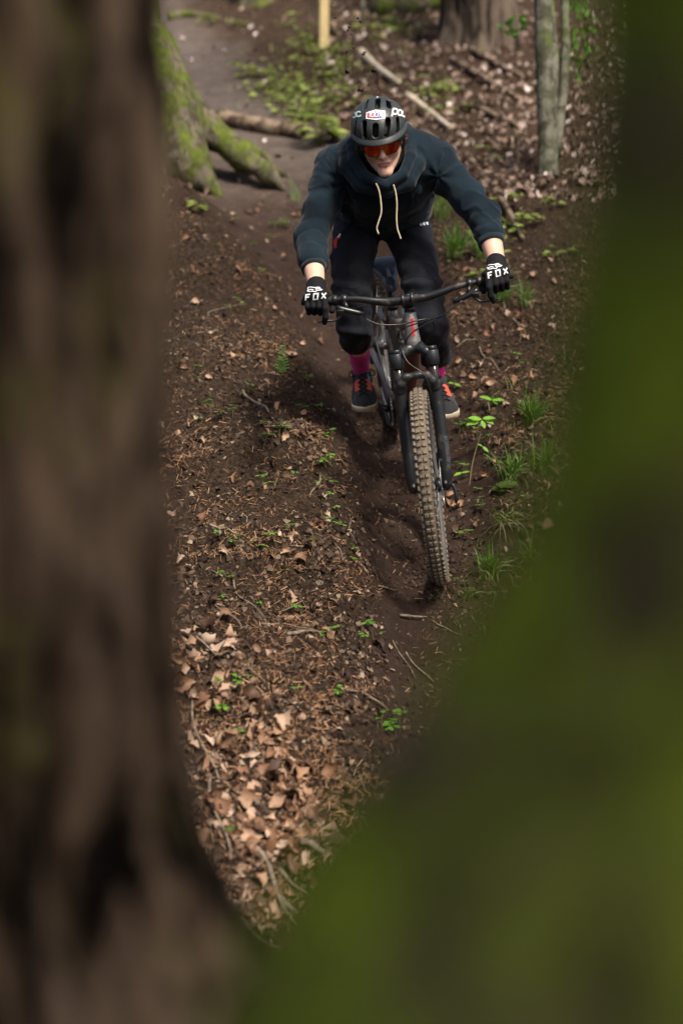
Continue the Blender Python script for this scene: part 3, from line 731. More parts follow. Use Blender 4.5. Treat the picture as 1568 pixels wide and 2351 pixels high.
# ------------------------------------------------------------------ rider
m_skin, nt, b = new_mat('skin')
nt.links.new(ramp(nt, noise_node(nt, 35, 4), [(0.3, (0.60, 0.345, 0.24)), (0.7, (0.70, 0.44, 0.325))]), b.inputs['Base Color'])
b.inputs['Roughness'].default_value = 0.5; b.inputs['Subsurface Weight'].default_value = 0.12; b.inputs['Subsurface Radius'].default_value = (0.012, 0.005, 0.003); b.inputs['Subsurface Scale'].default_value = 0.6
m_lip = plain('lip_skin', (0.46, 0.19, 0.165), 0.45)
m_hair = noisy('brown_hair', (0.045, 0.024, 0.012), (0.12, 0.065, 0.035), 200, 0.6, 0.3, stretch=(1, 1, 0.2))
m_hood = fabric('dark_teal_fleece', (0.0050, 0.0108, 0.0165), (0.0084, 0.0172, 0.0255), 700, 0.95, 0.10, 0.30)
m_hood2 = fabric('ribbed_dark_teal_knit', (0.0100, 0.0165, 0.0200), (0.0140, 0.0220, 0.0265), 900, 0.95, 0.22, 0.0)
m_trous = fabric('black_riding_trousers', (0.0060, 0.0064, 0.0095), (0.0095, 0.0100, 0.0150), 1200, 0.8, 0.04, 0.35, spec=0.2, dirt=(0.030, 0.024, 0.020))
m_sock = fabric('hot_pink_knit', (0.62, 0.018, 0.20), (0.74, 0.030, 0.27), 500, 0.9, 0.2, 0.2)
m_glove = fabric('black_glove_knit', (0.0035, 0.0035, 0.0045), (0.007, 0.007, 0.0095), 800, 0.8, 0.02, 0.2, spec=0.2)
m_lace = plain('beige_cotton_cord', (0.50, 0.40, 0.28), 0.9)
m_shoe = noisy('charcoal_suede', (0.022, 0.021, 0.021), (0.045, 0.042, 0.040), 35, 0.9, 0.3, 200)
m_toe = noisy('black_mesh_toe', (0.008, 0.008, 0.009), (0.014, 0.014, 0.015), 90, 0.8, 0.3, 300)
m_sole = dusty('dirty_gum_sole', (0.50, 0.42, 0.30), (0.26, 0.19, 0.12), 0.45, 0.8)
m_orange = plain('orange_red_shoe_panel', (0.55, 0.075, 0.035), 0.7)
m_tealtag = plain('teal_shoe_lining', (0.05, 0.33, 0.36), 0.7)
m_sblk = plain('black_lace', (0.008, 0.008, 0.008), 0.85)
m_helm = dusty('graphite_helmet_shell', (0.030, 0.034, 0.033), (0.06, 0.06, 0.055), 0.05, 0.36, spec=0.5)
m_eps = plain('black_helmet_liner', (0.008, 0.008, 0.008), 0.8)
m_navy = plain('navy_print', (0.03, 0.03, 0.28), 0.5)
m_crim = plain('crimson_print', (0.55, 0.02, 0.06), 0.5)
m_pale = plain('pale_grey_green_print', (0.42, 0.50, 0.45), 0.6)
m_redb = plain('red_embroidery', (0.60, 0.018, 0.022), 0.8)
m_lens, nt, b = new_mat('orange_mirror_lens')
tcn = nt.nodes.new('ShaderNodeTexCoord'); wv = noise_node(nt, 14, 2, stretch=(1.0, 0.3, 0.3))
nt.links.new(ramp(nt, wv, [(0.34, (0.85, 0.30, 0.02)), (0.45, (0.55, 0.060, 0.010)), (0.58, (0.34, 0.020, 0.008)), (0.70, (0.75, 0.16, 0.015))]), b.inputs['Base Color'])
b.inputs['Metallic'].default_value = 0.85; b.inputs['Roughness'].default_value = 0.16

rider = empty('person', 0.5 * (B(*PED[1]) + B(*PED[-1])))
tag(rider, 'rider in dark hoodie, black trousers, helmet and orange mirrored glasses, crouching over the bicycle', 'person')
def rpart(name): 
    o = bpy.data.objects.new(name, None); o.empty_display_size = 0.05; link(o, rider); return o

# --- head frame
HO = P(873, 313, 5.60)
def head_axes(pitch, roll, yaw):
    p, r, y = map(math.radians, (pitch, roll, yaw))
    x, yv, z = AR.copy(), -AF.copy(), AU.copy()
    x, yv = x * math.cos(y) + yv * math.sin(y), yv * math.cos(y) - x * math.sin(y)      # turn to image left
    yv, z = yv * math.cos(p) - z * math.sin(p), z * math.cos(p) + yv * math.sin(p)      # bow
    R_ = Matrix.Rotation(-r, 3, Vector(AF)); f = lambda v: np.array(R_ @ Vector(v))
    return f(x), f(yv), f(z)
HX, HY, HZ = head_axes(31.5, 8.5, 5)
HM = np.stack([HX, HY, HZ])
def Hd(x, y, z): return HO + x * HX + y * HY + z * HZ
def to_h(X): return ((X - HO.astype(np.float32)) @ HM.T.astype(np.float32))
NECK = P(890, 372, 5.79)
def head_sdf(X):
    q = to_h(X); I = np.eye(3); E_ = lambda c, r: sd_ell(q, c, I, r); C_ = lambda a, b, ra, rb: sd_cone(q, a, b, ra, rb)
    d = E_((0, -0.012, 0.030), (0.074, 0.094, 0.082))
    d = smin(d, E_((0, 0.030, -0.030), (0.058, 0.060, 0.085)), 0.03)
    ax = np.abs(q[..., 0]); qa = q.copy(); qa[..., 0] = ax
    Ea = lambda c, r: sd_ell(qa, c, I, r); Ca = lambda a, b, ra, rb: sd_cone(qa, a, b, ra, rb)
    d = smin(d, Ca((0.048, 0.0, -0.060), (0.010, 0.076, -0.112), 0.019, 0.017), 0.03)
    d = smin(d, Ea((0.038, 0.056, -0.035), (0.024, 0.026, 0.026)), 0.02)
    d = smin(d, E_((0, 0.083, -0.114), (0.018, 0.016, 0.016)), 0.02)
    d = smin(d, E_((0, 0.078, 0.018), (0.052, 0.016, 0.010)), 0.015)
    d = smax(d, -Ea((0.032, 0.100, -0.004), (0.018, 0.014, 0.011)), 0.012)
    d = smin(d, C_((0, 0.084, 0.004), (0, 0.113, -0.042), 0.008, 0.0115), 0.010)
    d = smin(d, Ea((0.0115, 0.099, -0.047), (0.0075, 0.010, 0.0075)), 0.006)
    d = smax(d, -Ea((0.007, 0.106, -0.0565), (0.0042, 0.006, 0.004)), 0.003)
    d = smin(d, E_((0, 0.083, -0.0745), (0.024, 0.013, 0.014)), 0.014)
    d = smin(d, E_((0, 0.0905, -0.0725), (0.021, 0.007, 0.0038)), 0.005)
    d = smin(d, E_((0, 0.0895, -0.0805), (0.0175, 0.008, 0.0046)), 0.005)
    d = smax(d, -E_((0, 0.100, -0.0765), (0.024, 0.0085, 0.0014)), 0.002)
    d = smin(d, Ea((0.078, -0.008, -0.018), (0.008, 0.018, 0.030)), 0.008)
    d = smin(d, C_((0, -0.028, -0.06), tuple(HM @ (NECK - HO)), 0.058, 0.062), 0.03)
    return d
V, F_ = mesh_sdf(head_sdf, HO - 0.17, HO + 0.17, 0.0026)
V = relax(V, F_, 1, 0.5)
q = (V - HO) @ HM.T; fc = q[F_].mean(1)
lips = ((fc[:, 0] / 0.0235) ** 2 + ((fc[:, 2] + 0.0765) / 0.0078) ** 2 < 1) & (fc[:, 1] > 0.080)
headV, headF, head_mi = V, F_, lips.astype(int)

# --- joints
SL, SR = P(772, 388, 5.80), P(1002, 376, 5.76)
EL, ER = P(711, 545, 5.76), P(1113, 500, 5.64)
def hand_pt(s, dx, y, dz):
    b0 = np.array(bar_pt(s * y)); return S(b0[0] + dx, s * y, b0[2] + dz)
gl = proj(hand_pt(-1, 0, 0.335, 0)); gr = proj(hand_pt(1, 0, 0.335, 0))
WL, WR = P(gl[0] - 2, gl[1] - 36, gl[2] + 0.035), P(gr[0] - 1, gr[1] - 36, gr[2] + 0.035)
AKR, AKL = B(PED[-1][0] - 0.075, -0.140, PED[-1][2] + 0.125), B(PED[1][0] - 0.075, 0.140, PED[1][2] + 0.125)
HIPL, HIPR = P(828, 510, 6.18), P(932, 508, 6.18)
KNL, KNR = P(809, 675, 5.95), P(970, 663, 5.92)
def body_sdf(X):
    d = chain(X, [NECK, P(888, 420, 5.88), P(880, 475, 6.16)], [0.07, 0.10, 0.08], 0.04)
    for s_, e_, w_ in ((SL, EL, WL), (SR, ER, WR)):
        d = smin(d, chain(X, [NECK, s_], [0.06, 0.045], 0.02), 0.03); d = smin(d, chain(X, [s_, e_, e_ + 0.45 * (w_ - e_), w_], [0.045, 0.043, 0.044, 0.0330], 0.012), 0.02)
    for h_, k_, a_ in ((HIPL, KNL, AKR), (HIPR, KNR, AKL)): d = smin(d, chain(X, [h_, k_, k_ + 0.35 * (a_ - k_), a_], [0.055, 0.052, 0.048, 0.036], 0.02), 0.02)
    return d
allp = np.array([NECK, SL, SR, EL, ER, WL, WR, AKL, AKR, HIPL, KNL, KNR])
V, F_ = mesh_sdf(body_sdf, allp.min(0) - 0.12, allp.max(0) + 0.12, 0.0085)
V = relax(V, F_, 2, 0.5)
body = obj('body', np.concatenate([headV, V]), np.concatenate([headF, F_ + len(headV)]), [m_skin, m_lip], rider, mat_idx=np.r_[head_mi, np.zeros(len(F_), int)])

# --- hoodie
cuffL = EL + 0.64 * (WL - EL); cuffR = ER + 0.56 * (WR - ER)
spine = unit(P(888, 360, 5.78) - P(880, 480, 6.12)); TX = AR; TY = unit(np.cross(spine, TX)); TM = np.stack([TX, TY, spine])
hood_in = [P(*q) for q in ((884, 424, 5.585), (838, 404, 5.60), (813, 366, 5.63), (808, 332, 5.70), (824, 312, 5.80), (872, 300, 5.86), (928, 300, 5.80), (944, 322, 5.70), (941, 360, 5.63), (925, 400, 5.60), (884, 424, 5.585))]
hood_out = [P(*q) for q in ((886, 436, 5.63), (830, 420, 5.645), (800, 382, 5.67), (797, 345, 5.74), (822, 330, 5.84), (872, 320, 5.92), (932, 318, 5.84), (954, 336, 5.74), (953, 378, 5.67), (934, 418, 5.64), (886, 436, 5.63))]
def hood_sdf(X, arms=True):
    d = chain(X, [SL, P(828, 362, 5.77), P(888, 350, 5.80), P(946, 354, 5.76), SR], [0.078, 0.082, 0.09, 0.085, 0.080], 0.05)
    d = smin(d, sd_ell(X, P(886, 414, 5.82), TM, (0.185, 0.125, 0.17)), 0.07)
    d = smin(d, sd_ell(X, P(882, 447, 5.99), TM, (0.198, 0.145, 0.155)), 0.06)
    d = smin(d, sd_ell(X, P(880, 470, 6.10), TM, (0.200, 0.145, 0.12)), 0.05)
    for s_, e_, c_, r in ((SL, EL, cuffL, 1.0), (SR, ER, cuffR, 0.98)):
        m_ = s_ + 0.55 * (e_ - s_); ax = unit(c_ - e_)
        out = unit(e_ - 0.5 * (s_ + c_))
        a_ = chain(X, [s_, m_, e_ - 0.006 * out, c_ - 0.035 * ax], [0.077 * r, 0.064 * r, 0.060 * r, 0.051 * r], 0.025)
        a_ = smin(a_, sd_cone(X, c_ - 0.05 * ax, c_ - 0.038 * ax, 0.056 * r, 0.056 * r), 0.012)
        d = smin(d, a_, 0.035)
    d = smin(d, chain(X, hood_out, [0.030, 0.034, 0.037, 0.037, 0.04, 0.04, 0.04, 0.037, 0.037, 0.034, 0.030], 0.01), 0.010)
    d = smin(d, chain(X, hood_in, [0.017, 0.020, 0.022, 0.024, 0.03, 0.03, 0.03, 0.024, 0.022, 0.020, 0.017], 0.006), 0.003)
    # room for the neck
    d = smax(d, -sd_cone(X, Hd(0, 0.02, -0.05), P(888, 390, 5.66), 0.073, 0.055), 0.02)
    return d
pts = np.array([SL, SR, EL, ER, cuffL, cuffR, P(880, 520, 6.15), P(872, 270, 5.9)])
V, F_ = mesh_sdf(hood_sdf, pts.min(0) - 0.13, pts.max(0) + 0.16, 0.0058)
V = relax(V, F_, 1, 0.5); N_ = vnormals(V, F_)
# cloth folds: rings bunched at the elbows, pulls radiating from the armpits, soft drapes on the front
wr = 1 - np.abs(fbm3(V * np.array([10, 7, 10]) + 1.2 * fbm3(V * 5, 2)[:, None], 2)) * 3
disp = 0.006 * fbm3(V * 9, 2) + 0.003 * fbm3(V * 22 + 5, 2) + 0.006 * np.clip(wr, 0, 1) ** 3
for s_, e_, c_, k in ((SL, EL, cuffL, 1), (SR, ER, cuffR, 2)):
    ab = c_ - e_; t = ((V - e_) @ ab) / (ab @ ab); dist = np.linalg.norm(V - e_ - np.clip(t, 0, 1)[:, None] * ab, axis=1)
    w = np.exp(-((t - 0.25) / 0.42) ** 2) * (dist < 0.13); ph = 3.2 * fbm3(V * 7 + 3 * k, 2) + 12 * ((V - e_) @ AR)
    disp += w * 0.0060 * (np.abs(np.sin(t * 7.5 + 2.2 * ph)) ** 0.6 - 0.6) * (0.3 + 1.4 * vnoise3(V * 11 + k))
    ab2 = e_ - s_; t2 = ((V - s_) @ ab2) / (ab2 @ ab2); dist2 = np.linalg.norm(V - s_ - np.clip(t2, 0, 1)[:, None] * ab2, axis=1)
    w2 = np.exp(-((t2 - 0.75) / 0.3) ** 2) * (dist2 < 0.12) * (1 - w)
    disp += w2 * 0.0075 * np.sin(t2 * 17 + 3 * fbm3(V * 6 + 9 * k, 2) + 22 * ((V - s_) @ AU))
    arm = P(790, 440, 5.85) if k == 1 else P(1000, 425, 5.83)
    rad = V - arm; rr_ = np.linalg.norm(rad, axis=1); ang = np.arctan2(rad @ AU, rad @ AR)
    disp += 0.0085 * np.exp(-((rr_ - 0.10) / 0.075) ** 2) * np.sin(ang * 7 + 2.5 * fbm3(V * 8, 2))
near_h = np.minimum.reduce([np.linalg.norm(V - q, axis=1) for q in hood_in + hood_out]); disp *= 0.25 + 0.75 * smooth(0.03, 0.09, near_h)
V = V + N_ * disp[:, None]
hoodie = obj('hoodie', V, F_, m_hood, rider); HOOD_TREE = bvh(V, F_)
for e_, c_, r in ((EL, cuffL, 1.0), (ER, cuffR, 1.05)):
    ax = unit(c_ - e_); L = [c_ + ax * t for t in (-0.046, -0.040, -0.034, -0.012, 0.006, 0.014, 0.015, 0.005)]
    V, F_ = tube(L, [0.050 * r, 0.0535 * r, 0.0520 * r, 0.0500 * r, 0.0480 * r, 0.0465 * r, 0.0435 * r, 0.0425 * r], 32, cap=False); obj('cuff', V, F_, m_hood2, hoodie)
for L in (((863, 421), (870, 438), (874, 462), (875, 488), (868, 512), (865, 525), (869, 538)), ((903, 424), (908, 442), (911, 468), (910, 500), (912, 525), (917, 540), (920, 549))):
    pts_ = [P(u, v, 5.575 + 0.0002 * (v - 420)) for u, v in L]
    V, F_ = tube(spline(pts_, 26), [0.0055] * 23 + [0.006, 0.0065, 0.005], 8, flat=0.55); obj('drawstring', V, F_, m_lace, hoodie)

def seam(lines, tree, mat, parent, r=0.0016):
    for L in lines:
        u = spline(np.array([(a, b, 0.0) for a, b in L]), 26); pts_ = []
        for a, b, _ in u:
            d_ = Vector(unit(P(a, b, 1.0))); h_ = tree.ray_cast(d_ * 4.8, d_, 2.0)[0]
            if h_ is not None and (not pts_ or np.linalg.norm(np.array(h_) - pts_[-1]) < 0.05): pts_.append(np.array(h_) + np.array(d_) * 0.0004)
        if len(pts_) > 4: V, F_ = tube(pts_, r, 6); obj('seam', V, F_, mat, parent)
seam([[(752, 362), (768, 395), (780, 440), (783, 478)], [(1018, 352), (1006, 395), (1002, 430), (1005, 452)], [(792, 492), (840, 508), (890, 512), (940, 505), (985, 486)], [(828, 470), (842, 500)], [(946, 466), (932, 500)]], HOOD_TREE, m_hood2, hoodie)
# --- trousers
legL = [P(827, 490, 6.20), P(810, 590, 6.03), KNL + 0, P(813, 752, 6.0), AKR + 0.045 * BZ]
legR = [P(921, 490, 6.20), P(955, 588, 6.02), KNR + 0, P(990, 750, 5.90), AKL + 0.090 * BZ]
def trous_sdf(X):
    d = sd_ell(X, P(878, 478, 6.20), TM, (0.180, 0.13, 0.11))
    d = smin(d, chain(X, legL, [0.108, 0.086, 0.074, 0.066, 0.056], 0.014), 0.02)
    d = smin(d, chain(X, legR, [0.108, 0.082, 0.072, 0.065, 0.062], 0.014), 0.02)
    # open hems
    for L in (legL, legR): ax = unit(L[-1] - L[-2]); d = smax(d, (X - L[-1]) @ ax - 0.004, 0.006)
    return d
pts = np.array(legL + legR + [P(878, 500, 6.25)])
V, F_ = mesh_sdf(trous_sdf, pts.min(0) - 0.15, pts.max(0) + 0.15, 0.0072)
V = relax(V, F_, 2, 0.5); N_ = vnormals(V, F_)
wr = 1 - np.abs(fbm3(V * np.array([12, 8, 8]) + 1.2 * fbm3(V * 5, 2)[:, None] + 9, 2)) * 3
disp = 0.005 * fbm3(V * 8 + 30, 2) + 0.0035 * fbm3(V * 24 + 7, 2) + 0.006 * np.clip(wr, 0, 1) ** 3
for L, k in ((legL, 1), (legR, 2)):
    kn = L[2]; z = (V - kn) @ AU; near = np.linalg.norm((V - kn) - np.outer(z, AU), axis=1) < 0.16
    lat = (V - kn) @ AR
    w = np.exp(-((z - 0.0) / 0.085) ** 2) * near
    disp += w * 0.0045 * np.sin(z * 95 + 3.0 * fbm3(V * 9 + k, 2) + 10 * lat * (1 if k == 1 else -1))
    w = np.exp(-((z + 0.19) / 0.07) ** 2) * near
    disp += w * 0.007 * np.sin(z * 80 + 4 * fbm3(V * 8 + 20 * k, 2) + 18 * lat)
    w = np.exp(-((z - 0.22) / 0.09) ** 2) * near; disp += w * 0.005 * np.sin(lat * 60 + z * 45 + 3 * fbm3(V * 6, 2))
V = V + N_ * disp[:, None]
trous = obj('trousers', V, F_, m_trous, rider); TR_TREE = bvh(V, F_)
seam([[(924, 642), (960, 634), (1003, 645)], [(764, 654), (810, 662), (853, 652)], [(766, 700), (808, 708), (849, 698)], [(1006, 700), (1012, 760), (1016, 830)], [(935, 690), (970, 684), (1008, 694)]], TR_TREE, m_trous, trous, 0.002)
# embroidered bull's head: red face, white horns
def px_polys(polys, u0, v0, sc=1.0): return [[((x - u0) * sc / 611.0, -(y - v0) * sc / 611.0) for x, y in pl] for pl in polys]
bo = P(773, 533, 5.8)
red = [[(759, 525), (766, 520), (772, 523), (770, 528)], [(759, 525), (770, 528), (768, 535), (759, 534)], [(760, 534), (768, 535), (767, 543), (761, 543)], [(761, 543), (767, 543), (768, 549), (762, 549)], [(770, 524), (776, 521), (775, 527), (770, 528)], [(773, 513), (775, 511), (776, 516), (774, 518)]]
wht = [[(768, 521), (774, 516), (776, 520), (771, 524)], [(773, 513), (776, 514), (776, 520), (773, 518)], [(757, 524), (760, 524), (759, 530), (757, 529)]]
emb = decal('bull_emblem', px_polys(red, 766, 531), bo, AR, AU, TR_TREE, AF, m_redb, trous, tess=2, off=0.004)
decal('bull_horn', px_polys(wht[:2], 766, 531), bo, AR, AU, TR_TREE, AF, m_white, trous, tess=2, off=0.005)
decal('hip_print', px_polys([[(968, 490), (972, 485), (975, 494), (971, 495)], [(975, 488), (981, 482), (983, 492), (979, 493)], [(984, 484), (990, 480), (990, 490), (986, 490)]], 978, 488), P(978, 489, 5.8), AR, AU, TR_TREE, AF, m_print, trous, off=0.004)

# --- gloved hands
def glove_sdf_factory(s, W):
    ys = (0.303, 0.326, 0.348, 0.369)
    kn = [hand_pt(s, 0.026 - 0.003 * abs(i - 1), y, 0.030 - 0.003 * i) for i, y in enumerate(ys)]
    fingers = []
    for i, y in enumerate(ys):
        if i == 0: fingers.append([kn[0], hand_pt(s, 0.064, 0.302, -0.004), hand_pt(s, 0.074, 0.306, -0.034), hand_pt(s, 0.070, 0.313, -0.058)])
        else: fingers.append([kn[i], hand_pt(s, 0.056 - 0.003 * i, y, -0.002), hand_pt(s, 0.046 - 0.003 * i, y, -0.031), hand_pt(s, 0.016, y - 0.002, -0.034)])
    pw = W + 0.25 * (kn[1] - W)
    pu = [hand_pt(s, -0.006, 0.298, 0.018), hand_pt(s, -0.010, 0.282, -0.008), hand_pt(s, 0.008, 0.278, -0.026), hand_pt(s, 0.030, 0.282, -0.030)]
    cuff0 = W - 0.002 * unit(kn[1] - W)
    def sdf(X):
        d = chain(X, kn, [0.0135, 0.0140, 0.0135, 0.0120], 0.006)
        for k in kn: d = smin(d, sd_cone(X, W, k, 0.0290, 0.0135), 0.014)
        d = smin(d, sd_cone(X, cuff0, W + 0.02 * unit(kn[1] - W), 0.0365, 0.0335), 0.010)
        for i, f in enumerate(fingers):
            r = (0.0118, 0.0112, 0.0108, 0.0098)[i]; d = smin(d, chain(X, f, [r * 1.10, r, r * 0.95, r * 0.88], 0.004), 0.004)
        d = smin(d, chain(X, pu, [0.017, 0.0140, 0.0125, 0.011], 0.006), 0.010)
        ax = unit(kn[1] - W); d = smax(d, -((X - cuff0) @ ax), 0.003)
        return d
    return sdf, np.array(kn + sum(fingers, []) + pu + [W, cuff0]), kn
GLOVES = {}
for s, W in ((-1, WL), (1, WR)):
    g_ = rpart('glove')
    sdf, pts, kn = glove_sdf_factory(s, W)
    V, F_ = mesh_sdf(sdf, pts.min(0) - 0.05, pts.max(0) + 0.05, 0.0030); V = relax(V, F_, 1, 0.5)
    obj('hand_cover', V, F_, m_glove, g_); GLOVES[s] = bvh(V, F_)
    u0, v0, d0 = proj(0.5 * (kn[0] + kn[3]))
    c = P(u0, v0, d0); k = 1 / 611.0
    ex = unit(P(u0 + 10, v0 - (0.6 if s < 0 else 3.0), d0) - c); ey = unit(np.cross(ex, AF)) * -1
    if ey @ AU < 0: ey = -ey
    # word across the knuckles
    decal('glove_lettering', text_2d('FOX', 0.0200, 0.0046, 0.72, 0.16, ox=-0.037, oy=-0.0120), c, ex, ey, GLOVES[s], AF, m_white, g_, off=0.0015)
    # outlined animal-head emblem above it
    px = lambda pts_: [((x - 640) * 0.000098, -(y - 540) * 0.000115) for x, y in pts_]
    head = [[(415, 530), (395, 480), (410, 435), (500, 435), (670, 475), (800, 470), (850, 500), (855, 545), (925, 575), (890, 590), (800, 590), (740, 575), (700, 625), (650, 630), (590, 605), (540, 590), (470, 600), (390, 580), (378, 545), (430, 540), (480, 520), (560, 530), (605, 560)], [(855, 545), (780, 520), (700, 505), (690, 545), (730, 545)]]
    decal('glove_emblem', strokes_2d([px(h) for h in head], 0.0028), c + ey * 0.027 - ex * 0.002, ex, ey, GLOVES[s], AF, m_white, g_, off=0.0015)

# --- shoes and socks
for s, ak, toe in ((-1, AKR, -5), (1, AKL, 9)):
    sh = rpart('shoe')
    e = PED[s]; a = math.radians(toe) * (1 if s > 0 else 1); ca, sa = math.cos(a), math.sin(a)
    O_ = B(e[0], s * 0.143, e[2] + 0.010)
    sx = BX * ca + BY * sa; sy = BY * ca - BX * sa; sz = BZ; SM = np.stack([sx, sy, sz])
    W_ = lambda x, y, z: O_ + x * sx + y * sy + z * sz
    # sole outline
    ol = [(0.118, 0.0), (0.112, 0.026), (0.085, 0.046), (0.045, 0.052), (-0.02, 0.044), (-0.08, 0.038), (-0.13, 0.038), (-0.165, 0.024), (-0.175, 0.0)]
    ol = [(x * 1.04, y * 1.1) for x, y in ol]; ol = ol + [(x, -y) for x, y in ol[-2:0:-1]]
    olp = spline(np.array([(x, y, 0) for x, y in ol + ol[:1]]), 48)[:-1]; n = len(olp); rows = [(0.0, 0.96), (0.004, 1.0), (0.022, 1.0), (0.028, 0.965)]
    Vs = [W_(p[0] * k, p[1] * k, z + max(0, p[0] - 0.06) * 0.18) for z, k in rows for p in olp]
    Fs = [(r * n + i, r * n + (i + 1) % n, (r + 1) * n + (i + 1) % n, (r + 1) * n + i) for r in range(3) for i in range(n)] + [tuple(range(n))[::-1], tuple(3 * n + i for i in range(n))]
    obj('sole', np.array(Vs), Fs, m_sole, sh)
    akl = SM @ (ak - O_)
    def shoe_sdf(X, O_=O_, SM=SM, akl=akl):
        q = (X - O_.astype(np.float32)) @ SM.T.astype(np.float32); I = np.eye(3)
        d = sd_ell(q, (0.062, 0, 0.034), I, (0.058, 0.052, 0.031))
        d = smin(d, sd_ell(q, (0.0, 0, 0.040), I, (0.072, 0.048, 0.037)), 0.03)
        d = smin(d, sd_ell(q, (-0.115, 0, 0.045), I, (0.055, 0.036, 0.045)), 0.04)
        d = smin(d, sd_cone(q, (0.02, 0, 0.045), (akl[0] + 0.020, akl[1], 0.098), 0.030, 0.034), 0.04)
        d = smin(d, sd_cone(q, (-0.10, 0, 0.05), (akl[0] - 0.008, akl[1], 0.100), 0.036, 0.038), 0.03)
        d = smax(d, -(q[..., 2] - 0.024), 0.004)
        return smax(d, -sd_cone(q, (akl[0], akl[1], 0.150), (akl[0] + 0.005, akl[1], 0.088), 0.034, 0.026), 0.006)
    V, F_ = mesh_sdf(shoe_sdf, O_ - 0.25, O_ + 0.25, 0.0042); V = relax(V, F_, 1)
    q = ((V - O_) @ SM.T)[F_].mean(1)
    mi = np.where((q[:, 0] > 0.062) & (np.abs(q[:, 1]) < 0.034) & (q[:, 2] > 0.044), 1, 0)
    obj('upper', V, F_, [m_shoe, m_toe], sh, mat_idx=mi); st = bvh(V, F_)
    for sg in (-1, 1):
        decal('side_panel', [[(-0.012, sg * 0.012), (0.045, sg * 0.014), (0.040, sg * 0.036), (-0.015, sg * 0.036)]], W_(0, 0, 0.25), sx, sy, st, -sz, m_orange, sh, off=0.0016, tess=4)
    lac = []
    for i in range(6):
        x = -0.045 + 0.021 * i
        for sg in (-1, 1):
            L = []
            for t in np.linspace(-1, 1, 9):
                w = W_(x + 0.010 * sg * t, 0.019 * t, 0.30); hit = st.ray_cast(Vector(w), Vector(-sz), 0.6)[0]
                if hit is not None: L.append(np.array(hit) + sz * 0.004)
            if len(L) > 3: lac.append(tube(L, 0.0034, 6))
    tng = W_(-0.050, 0, 0.118)
    for sg in (-1, 1):
        lac.append(tube(spline([tng, tng + sy * sg * 0.030 + sz * 0.012, tng + sy * sg * 0.055 + sz * 0.002 + sx * 0.01, tng + sy * sg * 0.045 - sz * 0.015 + sx * 0.012, tng + sx * 0.01], 14), 0.003, 6))
        lac.append(tube(spline([tng, tng + sy * sg * 0.020 - sz * 0.014 + sx * 0.016, tng + sy * sg * 0.042 - sz * 0.036 + sx * 0.022], 8), 0.003, 6))
    V, F_ = join(lac); obj('laces', V, F_, m_sblk, sh)
    tg = [W_(-0.048 + x, y, z) for x, y, z in ((0.0, -0.020, 0.096), (0.0, 0.020, 0.096), (-0.018, 0.019, 0.126), (-0.018, -0.019, 0.126))]
    V, F_ = box(np.mean(tg, 0), (tg[1] - tg[0]) / 2, (tg[3] - tg[0]) / 2, unit(np.cross(tg[1] - tg[0], tg[3] - tg[0])) * 0.005, 0.003); obj('tongue', V, F_, m_toe, sh)
    decal('lining_tab', [[(-0.036, -s * 0.020), (-0.012, -s * 0.024), (-0.014, -s * 0.034), (-0.036, -s * 0.032)]], W_(0, 0, 0.25), sx, sy, st, -sz, m_tealtag, sh, off=0.002, tess=2)
    kn = KNL if s < 0 else KNR
    up = unit(kn - ak); L = [ak - up * 0.05 + sx * 0.005, ak - up * 0.01, ak + up * 0.03, ak + up * 0.09, ak + up * 0.17]
    V, F_ = tube(spline(L, 16), np.interp(np.linspace(0, 1, 16), np.linspace(0, 1, 5), [0.034, 0.037, 0.039, 0.042, 0.046]), 24)
    N2 = 0.0022 * np.sin(V @ AU * 160 + 5 * fbm3(V * 12, 2)); V = V + N2[:, None] * unit(np.cross(up, AF)); obj('sock', V, F_, m_sock, rider)

# --- helmet
helmet = rpart('helmet')
HC, HR = np.array([0, -0.006, 0.040]), np.array([0.1055, 0.138, 0.102])
def helm_hit(u, v):
    """where the view line of pixel (u, v) meets the outer shell, in head coordinates"""
    o = (HM @ (np.zeros(3) - HO) - HC) / HR; d = (HM @ unit(P(u, v, 1.0))) / HR
    a, bq, c = d @ d, 2 * o @ d, o @ o - 1; D = bq * bq - 4 * a * c
    t = (-bq - math.sqrt(max(D, 0))) / (2 * a); return (o + t * d) * HR + HC
cr = lambda x, y: helm_hit((980 + x / 4.9) * 0.765625, (250 + y / 4.9) * 0.765625)
slots = [((428, 550), (425, 800), 40), ((550, 550), (560, 815), 72), ((715, 595), (708, 800), 78), ((905, 510), (868, 795), 70), ((1042, 505), (1035, 770), 66), ((1158, 545), (1150, 640), 30),
         ((592, 240), (560, 375), 56), ((750, 215), (738, 365), 70), ((900, 245), (915, 360), 66)]
SL_ = []
for a_, b_, w in slots:
    pa, pb, r = cr(*a_), cr(*b_), w / 4.9 * 0.765625 / 611 / 2 * 1.15; n_ = unit(pb - pa); SL_.append((pa + n_ * r * 0.9, pb - n_ * r * 0.9, r))
for k in (-1, 0, 1):                       # vents at the back, out of this view
    for z0, z1 in ((0.11, 0.06), (0.045, -0.005)):
        f = lambda z: np.array([0.062 * k, HC[1] - HR[1] * math.sqrt(max(0.05, 1 - ((z - HC[2]) / HR[2]) ** 2 - (0.062 * k / HR[0]) ** 2)), z])
        SL_.append((f(z0), f(z1), 0.010))
